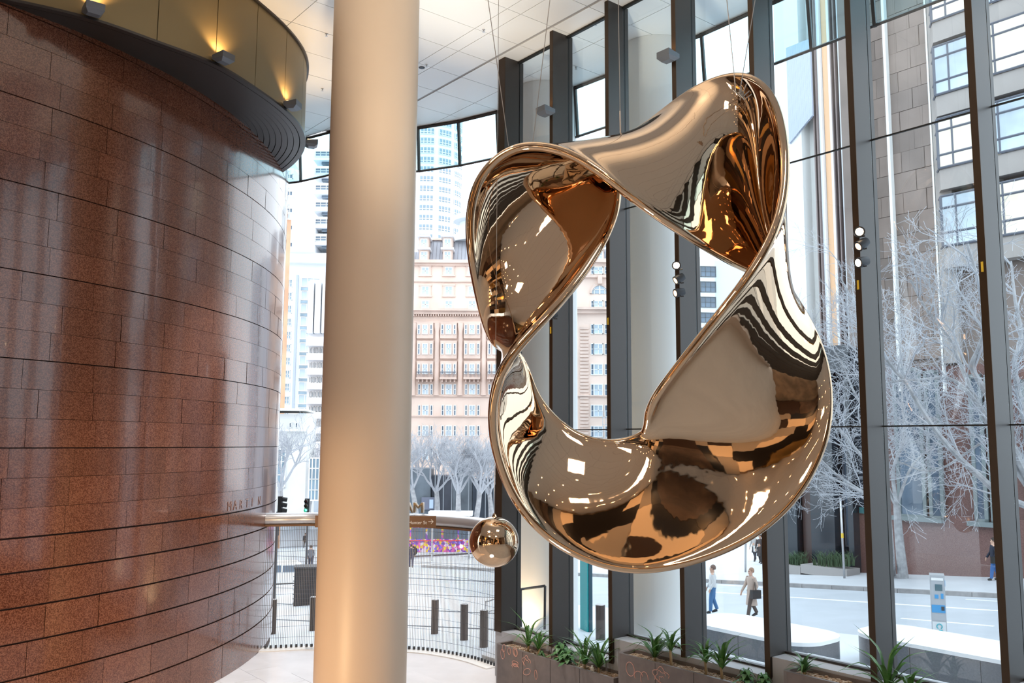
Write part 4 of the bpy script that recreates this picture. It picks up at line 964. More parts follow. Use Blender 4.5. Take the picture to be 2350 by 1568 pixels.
limb_tree('large pale bare tree leaning in from beyond the right edge', [aG(2470, 1410)*1.0, aY(2440, 1290, Yr+.5), aY(2400, 1180, Yr)],
    [(L_([(2400, 1180), (2301, 1138), (2252, 1097), (2203, 1052), (2159, 1004), (2110, 932), (2080, 880), (2045, 839), (2010, 780)], Yr, Yr-1.5), .11),
     (L_([(2400, 1180), (2330, 1040), (2296, 963), (2272, 915), (2238, 860), (2231, 835), (2245, 801), (2257, 753), (2245, 646), (2220, 560)], Yr, Yr-1), .12),
     (L_([(2400, 1180), (2293, 1018), (2255, 949), (2228, 894), (2203, 835), (2176, 773), (2124, 708), (2090, 643)], Yr, Yr+1), .10),
     (L_([(2293, 1000), (2228, 908), (2179, 870), (2110, 872), (2048, 877), (1990, 900)], Yr, Yr+1), .07),
     (L_([(2400, 1180), (2330, 860), (2345, 780), (2330, 690), (2320, 600)], Yr, Yr+1), .10), (L_([(2380, 1120), (2300, 1000), (2150, 1080), (2060, 1060)], Yr, Yr+1.5), .06)], 9, 1.0)
limb_tree('pale bare tree hidden behind the sixth mullion, branches spreading left', [aG(2045, 1325), aY(2040, 1250, 38), aY(2035, 1170, 37)],
    [(L_([(2035, 1170), (2009, 1151), (1971, 1124), (1920, 1090), (1876, 1047), (1850, 1010)], 37, 35), .09), (L_([(1977, 1131), (1930, 1107), (1870, 1087), (1840, 1092)], 36, 35), .06),
     (L_([(2035, 1170), (1985, 1060), (1945, 1010), (1918, 973), (1900, 900)], 37, 36), .08), (L_([(2035, 1170), (2020, 900), (1997, 760), (1952, 680), (1928, 636)], 37, 36), .08), (L_([(2020, 1000), (1960, 900), (1930, 830), (1880, 760)], 37, 36), .06)], 21, .9)
# ================= OUTER COLUMNS =================
column(W(16.66, 14.47)[:2] if False else (aY(1249, 600, 22.0)[0], 22.0), .84, -6.4, ZC, M_colout, 'white round column outside, between the first and second mullions', [])
column((aY(1507, 600, 19.5)[0], 19.5), .84, -6.4, ZC, M_colout, 'white round column outside, between the third and fourth mullions', [])
lamp('column_foot_lamp', 'SPOT', tuple(W(16.3, 13.15, -4.8)), 420, WARM, .05, (aY(1249, 600, 22.0)[0]-.3, 21.4, -2.8), 70)
# ================= PLANTERS =================
PZ = [(15.27, 11.72, -4.25, -4.12), (11.66, 8.22, -3.775, -3.68), (8.17, 4.7, -3.40, -3.36)]
PN = 11.83; pw = ['at the left end under the first mullion', 'in the middle below the fourth mullion', 'at the right below the sixth mullion']
def engraved(par, s, z, n, items):
    mb = MB()
    for (ds, dz, rx, rz, rot, kind) in items:
        c = []
        for k in range(19):
            t = 2*math.pi*k/18*(1 if kind == 0 else .6); rr = 1+(.18*math.sin(5*t) if kind == 2 else 0)
            a, b = rx*rr*math.cos(t), rz*rr*math.sin(t); c.append(W(s-ds-(a*math.cos(rot)-b*math.sin(rot)), n, z+dz+a*math.sin(rot)+b*math.cos(rot)))
        mb.tube(c, .006, 4)
    tag(mb.build('engraved_flower_line', M_engr, par), kind='stuff')
PL = []
for (sa, sb_, zt, zl), w in zip(PZ, pw):
    t = thing('stone_planter', 'low dark stone planter with engraved pink flowers '+w, 'planter', W((sa+sb_)/2, PN, ZF), 'stepping planters along the glazing'); PL.append(t)
    n0, n1 = PN, 12.28; c = .10
    out = [(sb_, n0), (sa-c, n0), (sa-.03, n0+.03), (sa, n0+c), (sa, n1), (sb_, n1)]; inn = [(sb_+.05, n0+.06), (sa-c-.05, n0+.06), (sa-.09, n0+.09), (sa-.07, n0+c+.05), (sa-.07, n1-.02), (sb_+.05, n1-.02)]
    k = len(out); vs = [tuple(W(s, n, ZF)) for s, n in out]+[tuple(W(s, n, zt)) for s, n in out]+[tuple(W(s, n, zt)) for s, n in inn]+[tuple(W(s, n, zt-.16)) for s, n in inn]
    fs = [tuple(range(k))[::-1]]
    for i in range(k): j = (i+1) % k; fs += [(i, j, k+j, k+i), (k+i, k+j, 2*k+j, 2*k+i), (2*k+i, 2*k+j, 3*k+j, 3*k+i)]
    fs.append(tuple(range(3*k, 4*k)))
    MB().add(vs, fs).build('planter_box', M_plant, t)
    g = MB().prism([tuple(W(s, n)[:2]) for s, n in inn], zt-.15, zt-.06); g.build('mulch_bed', M_gravel, t)
    st = MB(); rr = random.Random(int(sa*10))
    for i in range(500):
        p = W(rr.uniform(sb_+.1, sa-.14), rr.uniform(n0+.09, n1-.04), zt-.05); s_ = rr.uniform(.012, .03); st.box(p, (s_*1.6, s_, s_*.7), rr.uniform(0, 3))
    tag(st.build('mulch_chips', mat('mulch_chip', (.34, .20, .11), .85, col2=(.62, .52, .42), vscale=14), t), kind='stuff')
    for i in range(3):
        MB().box(W(sa-.85*(i+1)-.1, n0-.001, (ZF+zt)/2), (.006, .006, zt-ZF-.01), ANG).build('panel_joint', M_black, t)
engraved(PL[0], 15.0, -4.42, PN-.004, [(.02, -.0, .06, .10, .2, 0), (.06, .13, .05, .08, -.2, 0), (.24, .10, .045, .07, 0, 0), (.44, .12, .07, .09, .3, 0), (.45, .11, .05, .07, .3, 0), (.44, -.10, .10, .04, 0, 0), (.44, -.14, .09, .03, 0, 0), (.44, -.18, .10, .05, 0, 2), (.80, -.02, .12, .12, 0, 2), (.80, -.04, .07, .08, .4, 2), (.82, -.20, .12, .06, .4, 0), (1.1, -.2, .04, .09, .1, 0)])
engraved(PL[1], 11.4, -3.98, PN-.004, [(.10, -.02, .10, .12, .2, 0), (.30, -.1, .10, .08, .1, 1), (.44, -.12, .09, .12, 0, 1), (.82, .0, .17, .14, 0, 2), (.82, -.02, .11, .10, .4, 2), (.84, -.06, .06, .06, .8, 2), (.80, -.22, .16, .08, 0, 2), (1.3, -.2, .12, .12, .1, 2)])
# plants
def leafmesh(pts, w, m, fold=.25):
    P = spline(np.array(pts), 3); n = len(P); mb = MB(); d = P[-1]-P[0]; side = np.cross(d, [0, 0, 1.]); 
    if np.linalg.norm(side) < .01: side = np.array([1., 0, 0])
    side /= np.linalg.norm(side)
    for i in range(n):
        t = i/(n-1); ww = w*(math.sin(math.pi*min(1, t*.9+.12))**.6)*(1-t**6)+.001; tt = P[min(i+1, n-1)]-P[max(i-1, 0)]; up = np.cross(side, tt); up /= np.linalg.norm(up)+1e-9
        mb.v += [tuple(P[i]-side*ww+up*ww*fold), tuple(P[i]), tuple(P[i]+side*ww+up*ww*fold)]
    for i in range(n-1): a = 3*i; mb.f += [(a, a+1, a+4, a+3), (a+1, a+2, a+5, a+4)]
    return mb
def strap_plant(base, Hh, nl, seed, label, stem=.0, wl=.022, low=.0, m=None, group='strap leaf plants in the planters'):
    rr = random.Random(seed); base = np.array(base, float); t = thing('strap_leaf_plant', label, 'plant', base, group)
    MB().tube([base-np.array([0, 0, .08]), base+np.array([0, 0, max(.05, stem*.5)]), base+np.array([rr.gauss(0, .01), 0, stem+.04])], [.028, .024, .022], 8).build('stem', M_stem, t, smooth=True)
    top = base+np.array([0, 0, stem]); Hh = Hh*1.25; wl = wl*1.25
    for i in range(nl):
        a = i*2.4+rr.uniform(-.3, .3); q = (i/nl); ln = Hh*rr.uniform(.75, 1.05)*(1-.15*q); el = 1.35-q*.95; r1 = ln*.5*math.cos(el); r2 = ln*math.cos(el*.72)*.95
        dx, dy = math.cos(a), math.sin(a)*.75; h1 = ln*.5*math.sin(el); h2 = ln*(math.sin(el*.9))*rr.uniform(.7, .95) if q < .5 else ln*.45*rr.uniform(.2, 1)
        leafmesh([top, top+[dx*r1*.5, dy*r1*.5, h1*.6+.02], top+[dx*r1*1.2, dy*r1*1.2, h1*1.15], top+[dx*r2, dy*r2, h2]], wl, m or M_leaf).build('leaf', m or M_leaf, t, smooth=True)
    return t
def broad_plant(base, r, label, seed):
    rr = random.Random(seed); base = np.array(base, float); t = thing('broad_leaf_plant', label, 'plant', base, 'low leafy plants in the planters')
    MB().tube([base-np.array([0, 0, .08]), base+np.array([0, 0, r*.5])], [.012, .008], 6).build('stem', M_stem, t)
    for i in range(22):
        a = i*2.4; q = i/22; l = r*rr.uniform(.7, 1.1)*(.5+.6*q); z0 = r*.9*(1-q); dx, dy = math.cos(a), math.sin(a)*.8
        leafmesh([base+[0, 0, z0*.6+.02], base+[dx*l*.4, dy*l*.4, z0+.08*r+.03], base+[dx*l*.75, dy*l*.75, z0+.02], base+[dx*l, dy*l, z0*.8]], .045*r/.3, M_leaf2, .1).build('leaf', M_leaf2, t, smooth=True)
    return t
def onpl(x, k, n=12.05):             # point of a planter bed under picture column x
    v = ray(x, 1520); P = v*n/(v[:2]@N); P[2] = PZ[k][2]-.06; return P
strap_plant(onpl(1212, 0), .80, 12, 1, 'tall strap-leaf plant with one long upright leaf, leftmost in the left planter', .10)
strap_plant(onpl(1236, 0, 11.98), .55, 14, 2, 'shorter strap-leaf plant just right of the leftmost plant', .12)
broad_plant(onpl(1243, 0, 11.95), .12, 'tiny leafy plant at the foot of the two leftmost strap-leaf plants', 3)
broad_plant(onpl(1288, 0, 12.1), .34, 'bushy upright leafy plant behind the small tilted label plate', 4)
broad_plant(onpl(1303, 0, 11.97), .30, 'low broad-leaf plant in front of the bushy upright one', 5)
strap_plant(onpl(1342, 0, 12.0), .75, 20, 6, 'full strap-leaf plant, left of the big pair in the left planter', .08)
strap_plant(onpl(1374, 0, 12.05), .80, 24, 7, 'fullest strap-leaf plant, right of the big pair in the left planter', .08)
strap_plant(onpl(1503, 1), .62, 20, 8, 'dense strap-leaf plant at the left end of the middle planter', .05, .024)
strap_plant(onpl(1540, 1, 12.0), .50, 14, 9, 'strap-leaf plant with a pale bare stem in the middle planter', .25, .02)
strap_plant(onpl(1620, 1, 12.0), .48, 15, 10, 'strap-leaf plant with arching tips left of the fourth mullion foot', .2, .022)
strap_plant(onpl(1656, 1, 11.98), .66, 18, 11, 'tall strap-leaf plant right of the fourth mullion foot', .18, .024)
broad_plant(onpl(1712, 1, 12.0), .26, 'pale frilled leafy plant in the middle planter, left one', 12)
broad_plant(onpl(1752, 1, 12.05), .24, 'pale frilled leafy plant at the right end of the middle planter', 13)
strap_plant(onpl(1845, 2, 12.05), .36, 26, 14, 'low arching fern-like rosette at the left end of the right planter', .02, .018, m=M_leaf2)
strap_plant(onpl(2035, 2, 12.0), .82, 15, 15, 'tall strap-leaf plant in front of the sixth mullion', .08, .028)
strap_plant(onpl(2085, 2, 12.05), .45, 12, 16, 'smaller strap-leaf plant right of the sixth mullion', .06, .022)
lp = onpl(1268, 0, 11.97); pt = thing('plant_label_plate', 'small grey tilted label plate in the left planter', 'label', lp)
vv = [(-.05, 0, -.02), (.05, 0, -.02), (.05, 0, .0), (-.05, 0, 0)]
a_ = MB().add([tuple(lp+np.array(p)) for p in [(-.045, -.01, -.02), (.045, -.03, -.02), (.08, .06, .22), (0.0, .09, .22), (-.045, .0, -.02), (.045, -.02, -.02), (.08, .07, .22), (.0, .10, .22)]], [(0, 1, 2, 3), (7, 6, 5, 4), (0, 4, 5, 1), (1, 5, 6, 2), (2, 6, 7, 3), (3, 7, 4, 0)]); a_.build('plate', mat('grey_plate', (.30, .31, .33), .4, metal=.4), pt)
cd = onpl(1359, 0, 11.95); o = MB().lathe([(.035, 0), (.035, .10), (.02, .11), (.02, .14), (0.001, .145)], 14, cd).build('garden_light_cap', M_white, smooth=40); tag(o, 'small white garden light cap between the big plants in the left planter', 'garden light')
# ================= MESH SCREEN WITH PIPE RAIL =================
scr_path = resample(EC, .12); scr_path = np.array([p for p in scr_path if np.linalg.norm(p-DC) > DR-.12]); zpipe = float((ray(935, 1193)*22.49)[2]); print('pipe z', zpipe)
screen = thing('mesh_screen', 'curved fine vertical wire mesh screen under a fat pipe rail', 'screen', (scr_path[20][0], scr_path[20][1], ZF))
wires = resample(scr_path, .042); mb = MB()
for p in wires: mb.tube([(p[0], p[1], ZF), (p[0], p[1], zpipe-.12)], .006, 3, False)
tag(mb.build('vertical_wires', mat('wire_steel', (.22, .21, .20), .4, metal=.6), screen), kind='stuff')
for i in range(11):
    z = ZF+.25+i*(zpipe-ZF-.4)/10.5; MB().tube([(p[0], p[1], z) for p in scr_path], .0035, 4).build('cross_cable', M_dkfit, screen)
mb = MB()
for p in resample(scr_path, .125): mb.box((p[0], p[1]-.05, ZF+.05), (.055, .04, .07))
tag(mb.build('base_clamp_row', M_dkfit, screen), kind='stuff')
pr = thing('pipe_rail', 'fat grey rounded pipe rail curving along the top of the mesh screen', 'railing', (scr_path[20][0], scr_path[20][1], zpipe-.16))
cut = [0, len(scr_path)//3, 2*len(scr_path)//3+4, len(scr_path)]
for a, b in zip(cut[:-1], cut[1:]): MB().tube([(p[0], p[1], zpipe) for p in scr_path[a:min(b+1, len(scr_path))]], .155, 24).build('pipe_section', mat('satin_pipe', (.50, .49, .50), .28, metal=.6), pr, smooth=50)
MB().sweep(scr_path, [(-.05, zpipe-.18), (.12, zpipe-.18), (.12, zpipe-.13), (-.05, zpipe-.13)]).build('brown_underside_strip', M_signbr, pr)
# direction sign and standing letters
SY = 21.6; sg = thing('direction_sign', 'brown sign reading Hunter St with an arrow, beside the cream column', 'sign', aY(900, 1215, SY))
SPl = Plane((0, SY, 0), (1, .02))
b = MB(); SPl.pbox(b, 723, 1184, 1000.5, 1211, -.06, 0); b.build('sign_plate', M_signbr, sg)
me = textmesh('Hunter St', .112, .003, mat('sign_white', (.8, .76, .7), .5)); P = SPl.W(SPl.px(937, 1202)[0], SPl.px(935, 1203)[1], .008); o = link('sign_lettering', me, sg); L = WL(sg); o.location = tuple(P-L); o.rotation_euler = (math.pi/2, 0, 0)
b = MB()
ax0, az0 = SPl.px(983, 1197.5); h = .012
def seg(mb, p, q, d=.006, w=.011):
    p, q = np.array(p), np.array(q); t = q-p; t = t/np.linalg.norm(t); n = np.array([-t[1], t[0]])*w/2; pts = [p-n, p+n, q+n, q-n]
    mb.add([SPl.W(a, z, dd) for dd in (0.0, d) for a, z in pts], [(0, 1, 2, 3), (7, 6, 5, 4), (0, 4, 5, 1), (1, 5, 6, 2), (2, 6, 7, 3), (3, 7, 4, 0)])
seg(b, (ax0, az0), (ax0+.115, az0)); seg(b, (ax0+.065, az0+.05), (ax0+.118, az0)); seg(b, (ax0+.065, az0-.05), (ax0+.118, az0)); b.build('arrow', mat('sign_white', (1, 1, 1)), sg)
lt = thing('standing_letters', 'bronze letters AM with white edges standing on the pipe rail', 'letters', aY(945, 1176, 22.3))
for ch, x in (('A', 925), ('M', 946)):
    me = textmesh(ch, .37, .03, M_brassl, 'letter'); o = link('letter', me, lt); P = aY(x, 1177, 22.35); o.location = tuple(P-WL(lt)); o.rotation_euler = (math.pi/2, 0, 0)
    me = textmesh(ch, .37, .012, M_white, 'letter_side'); o2 = link('letter_side', me, lt); P = aY(x, 1177, 22.35)+np.array([.035, .04, 0]); o2.location = tuple(P-WL(lt)); o2.rotation_euler = (math.pi/2, 0, 0)
# ================= SPOTLIGHTS ON THE MULLIONS =================
def spot(x, y, n, aim, label, group='spotlights on the mullions', on=1.0, sz=1.0):
    P = aN(x, y, n); t = thing('spotlight', label, 'light', P, group); dv = Vector(aim).normalized(); q = dv.to_track_quat('Z', 'Y').to_matrix().to_4x4(); M = Matrix.Translation(Vector(P)) @ q
    def lm(prof, nm, m_, k=20):
        mb = MB().lathe([(r*sz, z*sz) for r, z in prof], k); mb.v = [tuple(M @ Vector(v)) for v in mb.v]; return mb.build(nm, m_, t, smooth=40)
    lm([(.02, -.13), (.065, -.12), (.078, -.05), (.082, .06), (.076, .06)], 'lamp_housing', M_dkfit); lm([(.074, .055), (.05, .062), (.001, .064)], 'lamp_lens', M_lensw if on else mat('lens_off', (.8, .6, .45), .3, emit=(1, .6, .35), es=2.5))
    e = aN(x+14, y+8, n); MB().tube([np.array(P), (np.array(P)+e)/2+np.array([0, 0, -.04]), e], .012, 6).build('mount_arm', M_dkfit, t); return t
for i, (x, y, aim, on) in enumerate(((1972, 533, (-.35, -1, -.12), 1), (1976, 562, (-.8, -.2, -.5), 0), (1976, 602, (-.9, -.35, -.25), 1))):
    spot(x, y, 12.2, aim, ('glaring top', 'darker middle', 'glowing lowest')[i]+' spotlight of the three on the sixth mullion', on=on)
for i, (x, y, aim, on) in enumerate(((1553, 610, (-.3, -1, -.12), 1), (1556, 641, (-.8, -.2, -.5), 0), (1556, 672, (-.9, -.3, -.25), 0))):
    spot(x, y, 12.2, aim, ('glaring top', 'darker middle', 'lowest')[i]+' spotlight of the three on the fourth mullion', on=on)
spot(1266, 724, 12.2, (-.9, -.25, -.35), 'small spotlight on the second mullion, in the loop opening', on=0)
wedge_lamp(tuple(W(10.43, 12.235, aN(1567, 128, 12.24)[2])), -N, 'grey wedge uplight on the fourth mullion above the sculpture', 'wedge uplights on the mullions', 6)
wedge_lamp(tuple(W(13.93, 12.235, aN(1281, 254, 12.24)[2])), -N, 'grey wedge uplight on the second mullion above the sculpture', 'wedge uplights on the mullions', 6)
# ================= OUTSIDE FURNITURE =================
def rrect(s0, s1, n0, n1, r, k=8):
    P = []
    for (cs, cn, a0) in ((s1-r, n1-r, 0), (s0+r, n1-r, 90), (s0+r, n0+r, 180), (s1-r, n0+r, 270)):
        for i in range(k+1): a = math.radians(a0+90*i/k); P.append(tuple(W(cs+r*math.cos(a), cn+r*math.sin(a))[:2]))
    return P
M_bench = mat('dark_granite_bench', (.14, .145, .16), .35, var=.1, vscale=30); M_bt = mat('white_bench_top', (.82, .83, .85), .45)
for (s0, s1, n0, n1, w) in ((11.15, 14.65, 17.06, 18.9, 'left one, behind the fourth and fifth mullions'), (2.5, 11.4, 19.1, 20.95, 'right one, in front of the parking meter')):
    t = thing('stone_bench', 'long round-ended dark stone bench with white top, '+w, 'bench', W((s0+s1)/2, (n0+n1)/2, -5.0), 'stone benches on the terrace')
    MB().prism(rrect(s0, s1, n0, n1, .7), -5.0, -4.36).build('bench_base', M_bench, t, smooth=30); MB().prism(rrect(s0-.01, s1+.01, n0-.01, n1+.01, .7), -4.36, -4.28).build('bench_top', M_bt, t, smooth=30)
    mb = MB(); k = int((s1-s0)/1.3)
    for i in range(1, k): mb.box(W(s0+(s1-s0)*i/k, n0-.001, -4.68), (.01, .006, .62), ANG)
    mb.build('panel_joint', M_black, t)
M_boll = mat('brown_bollard', (.075, .06, .055), .35, metal=.6)
bl = ['far left, against the granite wall', 'just left of the cream column', 'first right of the cream column', 'middle one right of the cream column', 'nearest the first mullion, behind the mesh', 'alone behind the glass, left of the third mullion']
for (x, yb, yt, Z), w in zip(((625, 1465, 1390, None), (717, 1457, 1384, None), (997, 1465, 1391, None), (1065, 1480, 1402, None), (1110, 1497, 1417, None), (1378, 1468, 1393, -5.0)), bl):
    P = aG(x, yb) if Z is None else aZ(x, yb, Z); 
    if Z is None: P[2] += .145
    h = (yb-yt)/2010*P[1]; t = thing('bollard', 'dark brown steel bollard, '+w, 'bollard', P, 'street bollards')
    MB().lathe([(.125, -.05), (.125, h-.01), (.115, h)], 24, P).build('post', M_boll, t, smooth=40); MB().lathe([(.118, h-.005), (.11, h+.006), (.001, h+.012)], 24, P).build('steel_cap', M_steel, t, smooth=40)
P = aZ(1347, 1447, -5.0); t = thing('pylon_sign', 'tall thin pylon with a teal edge behind the third glass bay', 'sign', P)
pb = aY(1347, 1447, P[1]); MB().box((P[0], P[1], P[2]+2.6), (.10, .5, 5.2), .35).build('pylon_body', mat('pylon_dark_blue', (.02, .07, .10), .3), t); MB().box((P[0]-.07, P[1]-.02, P[2]+2.6), (.04, .46, 5.2), .35).build('teal_edge', mat('teal_panel', (.0, .33, .34), .4), t)
t = thing('barrier_frame', 'thin dark metal barrier frame in front of the lit white column', 'barrier', aY(1222, 1450, 20.6)); q = [aY(1196, 1452, 20.7), aY(1195, 1353, 20.7), aY(1251, 1345, 20.4), aY(1250, 1445, 20.4)]
mb = MB(); 
for a, b_ in zip(q[:-1], q[1:]): mb.tube([a, b_], .028, 4)
mb.build('frame', M_dkfit, t); MB().add([tuple(p) for p in q]+[tuple(p+np.array([0, .01, 0])) for p in q], [(0, 1, 2, 3), (7, 6, 5, 4)]).build('glass_infill', M_glass, t)
t = thing('bike_hoop', 'bent steel handrail hoop beside the rightmost mesh bollard', 'railing', aG(1115, 1440)); g0 = aG(1115, 1440); Yh = g0[1]
MB().tube(spline([g0, aY(1115, 1385, Yh), aY(1122, 1380, Yh), aY(1150, 1370, Yh)], 4), .03, 8).build('hoop_tube', M_steel, t, smooth=True); MB().tube([aY(1131+8*math.cos(a), 1405+3*math.sin(a), Yh) for a in np.linspace(0, 6.28, 13)], .02, 6).build('ring', M_steel, t)
# parking meter
P = aG(2164, 1470); Ym = P[1]; t = thing('parking_meter', 'grey and blue parking ticket machine behind the right bench', 'parking meter', P); hm = (1470-1337)/2010*Ym+.1
MP = Plane(P, (1, -.45)); Wm = .42
def mbox(a0, a1, z0, z1, d0, d1, nm, m_): mb = MB(); MP.box(mb, a0, a1, z0, z1, d0, d1); return mb.build(nm, m_, t)
M_mg = mat('meter_grey', (.45, .46, .48), .4, metal=.3)
mbox(-.27, .12, 0, hm, -.5, 0, 'meter_body', M_mg)
mbox(-.25, .10, hm*.30, hm*.97, 0, .01, 'front_panel', mat('meter_panel_grey', (.40, .42, .45), .4)); mbox(-.25, .10, .1, hm*.28, 0, .01, 'lower_panel', mat('meter_white_panel', (.7, .72, .73), .4))
mbox(-.25, .10, hm*.42, hm*.54, .01, .02, 'blue_band', mat('meter_blue', (.02, .28, .60), .4)); mbox(.0, .08, hm*.46, hm*.52, .02, .03, 'card_slot', M_black); mbox(-.23, .08, hm*.92, hm*.96, .01, .02, 'header_plate', M_white)
mbox(-.14, .05, hm*.76, hm*.86, .01, .02, 'display', mat('meter_screen', (.05, .12, .15), .2)); mbox(-.16, -.06, hm*.64, hm*.70, .01, .02, 'sticker', mat('meter_blue', (1, 1, 1))); mbox(0, .07, hm*.64, hm*.72, .01, .02, 'sticker', mat('meter_blue', (1, 1, 1)))
mb = MB()
for (p, q2) in (((-.13, hm*.06), (.0, hm*.15)), ((.0, hm*.15), (-.09, hm*.145)), ((.0, hm*.15), (-.01, hm*.10))): mb.tube([MP.W(p[0], p[1], .02), MP.W(q2[0], q2[1], .02)], .022, 4)
mb.tube([MP.W(-.07+.07*math.cos(a), hm*.21+.07*math.sin(a), .02) for a in np.linspace(-1, 4.2, 9)], .014, 4); mb.build('arrow_emblem', mat('meter_teal', (.02, .38, .46), .4), t)
S2 = Plane(P, (.45, 1)); o = link('parking_letter', textmesh('P', .2, .003, M_white), t); mbs = MB(); c = MP.W(.125, hm*.87, -.2); e2 = MP.m
mbs.box((c[0]+.002, c[1], c[2]), (.012, .17, .17), MP.rz); mbs.build('parking_badge', mat('meter_blue', (1, 1, 1)), t); o.location = tuple(np.array([c[0]+.012, c[1]-.05, c[2]-.07])-WL(t)); o.rotation_euler = (math.pi/2, 0, MP.rz+math.pi/2)
# poles
for (x, yb, yt, w) in ((1711, 1320, 1160, 'grey street pole with a yellow band below the sculpture, beside the two walkers'), (1938, 1335, 1143, 'thin leaning grey street pole with a yellow band before the black shopfront')):
    P = aG(x, yb); P[2] += .14; top = aY(x-9 if x > 1900 else x, yt, P[1]); t = thing('street_pole', w, 'pole', P, 'street poles'); MB().tube([P, top], .055, 10).build('pole', M_steel, t, smooth=True)
    a = P+(top-P)*(.5 if x > 1900 else .62); b_ = P+(top-P)*(.56 if x > 1900 else .72); MB().tube([a, b_], .06, 10).build('yellow_band', mat('yellow_band', (.75, .5, .05), .5), t)
# traffic lights
def tlight(x, y, Y, hpx, face, lit, label, pole=True):
    c = aY(x, y, Y); h = hpx/2010*Y; t = thing('traffic_light', label, 'traffic light', (c[0], c[1], gz(float(c[:2]@D))+.14), 'traffic lights'); r = h/7; fx, fy = face
    MB().box(c, (r*2.3, r*1.6, h), math.atan2(fy, fx)+math.pi/2).build('housing', M_black, t); cols = ((.9, .05, .03), (.9, .5, .05), (.05, .9, .45)); nm = ('red', 'amber', 'green')
    for i in range(3):
        p = c+np.array([fx*r*.9, fy*r*.9, h/2-r*1.15-i*h/3.05]); on = nm[i] == lit
        MB().tube([p, p+np.array([fx*.02, fy*.02, 0])], r*.8, 12).build(nm[i]+'_lens', mat(nm[i]+('_lit' if on else '_lens'), tuple(v*(1 if on else .12) for v in cols[i]), .3, emit=cols[i] if on else None, es=9), t)
        MB().tube([p, p+np.array([fx*r*1.8, fy*r*1.8, -.03])], [r*.95, r*.9], 12, False).build('visor', M_black, t)
    if pole: MB().tube([(c[0]-fx*r, c[1]-fy*r, c[2]-h*.4), (c[0]-fx*r, c[1]-fy*r, gz(float(c[:2]@D))+.14)], .06, 8).build('pole', M_dkfit, t)
tlight(643, 1159, 40, 38, (1, .05), '', 'black traffic light seen side-on above the pipe rail beside the granite wall')
tlight(705, 1160, 58, 30, (-.1, -1), 'green', 'traffic light showing green left of the cream column')
tlight(635, 1216, 46, 26, (0, -1), 'red', 'small traffic light showing red just below the pipe rail')
t = thing('utility_cabinet', 'black boxy street cabinet behind the mesh, left of the cream column', 'cabinet', aG(705, 1395)); p = aG(705, 1395); hh = 85/2010*p[1]
MB().box((p[0], p[1], p[2]+.14+hh/2-.05), (1.25, .9, hh-.1), .2).build('cabinet_body', mat('cabinet_black', (.03, .03, .035), .4), t); MB().box((p[0], p[1], p[2]+.14+hh-.04), (1.3, .95, .08), .2).build('cabinet_lid', M_dkfit, t)
for i in range(7): MB().box((p[0]-.0, p[1]-.46, p[2]+.3+i*.2), (1.15, .03, .03), .2).build('louvre', M_dkfit, t)
# vehicles
def wheel(t, c, r, ax):
    ax = np.array([ax[0], ax[1], 0]); MB().tube([c-ax*.12, c+ax*.12], r, 18).build('wheel', M_black, t, smooth=40); MB().tube([c-ax*.13, c+ax*.13], r*.55, 12).build('hub', M_steel, t)
def prof_car(P, yaw, L, prof, wdt, m_, label, cat, name, wheels, rw, glassz):
    t = thing(name, label, cat, P); c, s = math.cos(yaw), math.sin(yaw)
    def T(a, b, z): return np.array([P[0]+a*c-b*s, P[1]+a*s+b*c, P[2]+z])
    n = len(prof); vs = [T(a, -wdt/2, z) for a, z in prof]+[T(a, wdt/2, z) for a, z in prof]; MB().add(vs, [tuple(range(n)), tuple(range(2*n-1, n-1, -1))]+[(i, n+i, n+(i+1) % n, (i+1) % n) for i in range(n)]).build('body', m_, t, smooth=30)
    for a in wheels:
        for b in (-1, 1): wheel(t, T(a, b*(wdt/2-.1), rw), rw, (-s, c))
    for (a0, a1, z0, z1) in glassz:
        for b in (-1, 1):
            q = [T(a0, b*(wdt/2+.01), z0), T(a1, b*(wdt/2+.01), z0), T(a1, b*(wdt/2+.01), z1), T(a0, b*(wdt/2+.01), z1)]; MB().add(q+[x+np.array([-s*b, c*b, 0])*.01 for x in q], [(0, 1, 2, 3), (7, 6, 5, 4), (0, 4, 5, 1), (1, 5, 6, 2), (2, 6, 7, 3), (3, 7, 4, 0)]).build('side_window', M_gl2, t)
    return t, T
def busmat():
    m = bpy.data.materials.new('bus_wrap_print'); m.use_nodes = True; nt = m.node_tree; b = nt.nodes['Principled BSDF']; b.inputs['Roughness'].default_value = .3; tc = nt.nodes.new('ShaderNodeTexCoord')
    v = nt.nodes.new('ShaderNodeTexVoronoi'); v.inputs['Scale'].default_value = 5; nt.links.new(tc.outputs['Object'], v.inputs['Vector']); sp = nt.nodes.new('ShaderNodeSeparateXYZ'); nt.links.new(tc.outputs['Object'], sp.inputs[0])
    r = nt.nodes.new('ShaderNodeValToRGB'); r.color_ramp.interpolation = 'CONSTANT'; cs = [(0, (.25, .05, .45)), (.25, (.75, .12, .40)), (.5, (.85, .55, .05)), (.7, (.20, .15, .65)), (.85, (.75, .6, .7))]
    r.color_ramp.elements[0].color = (*cs[0][1], 1); r.color_ramp.elements[1].position = cs[1][0]; r.color_ramp.elements[1].color = (*cs[1][1], 1)
    for p, c in cs[2:]: e = r.color_ramp.elements.new(p); e.color = (*c, 1)
    q = nt.nodes.new('ShaderNodeSeparateColor'); nt.links.new(v.outputs['Color'], q.inputs[0]); nt.links.new(q.outputs[0], r.inputs[0]); nt.links.new(r.outputs[0], b.inputs['Base Color']); return m
BM = busmat(); P = aG(1035, 1273); 
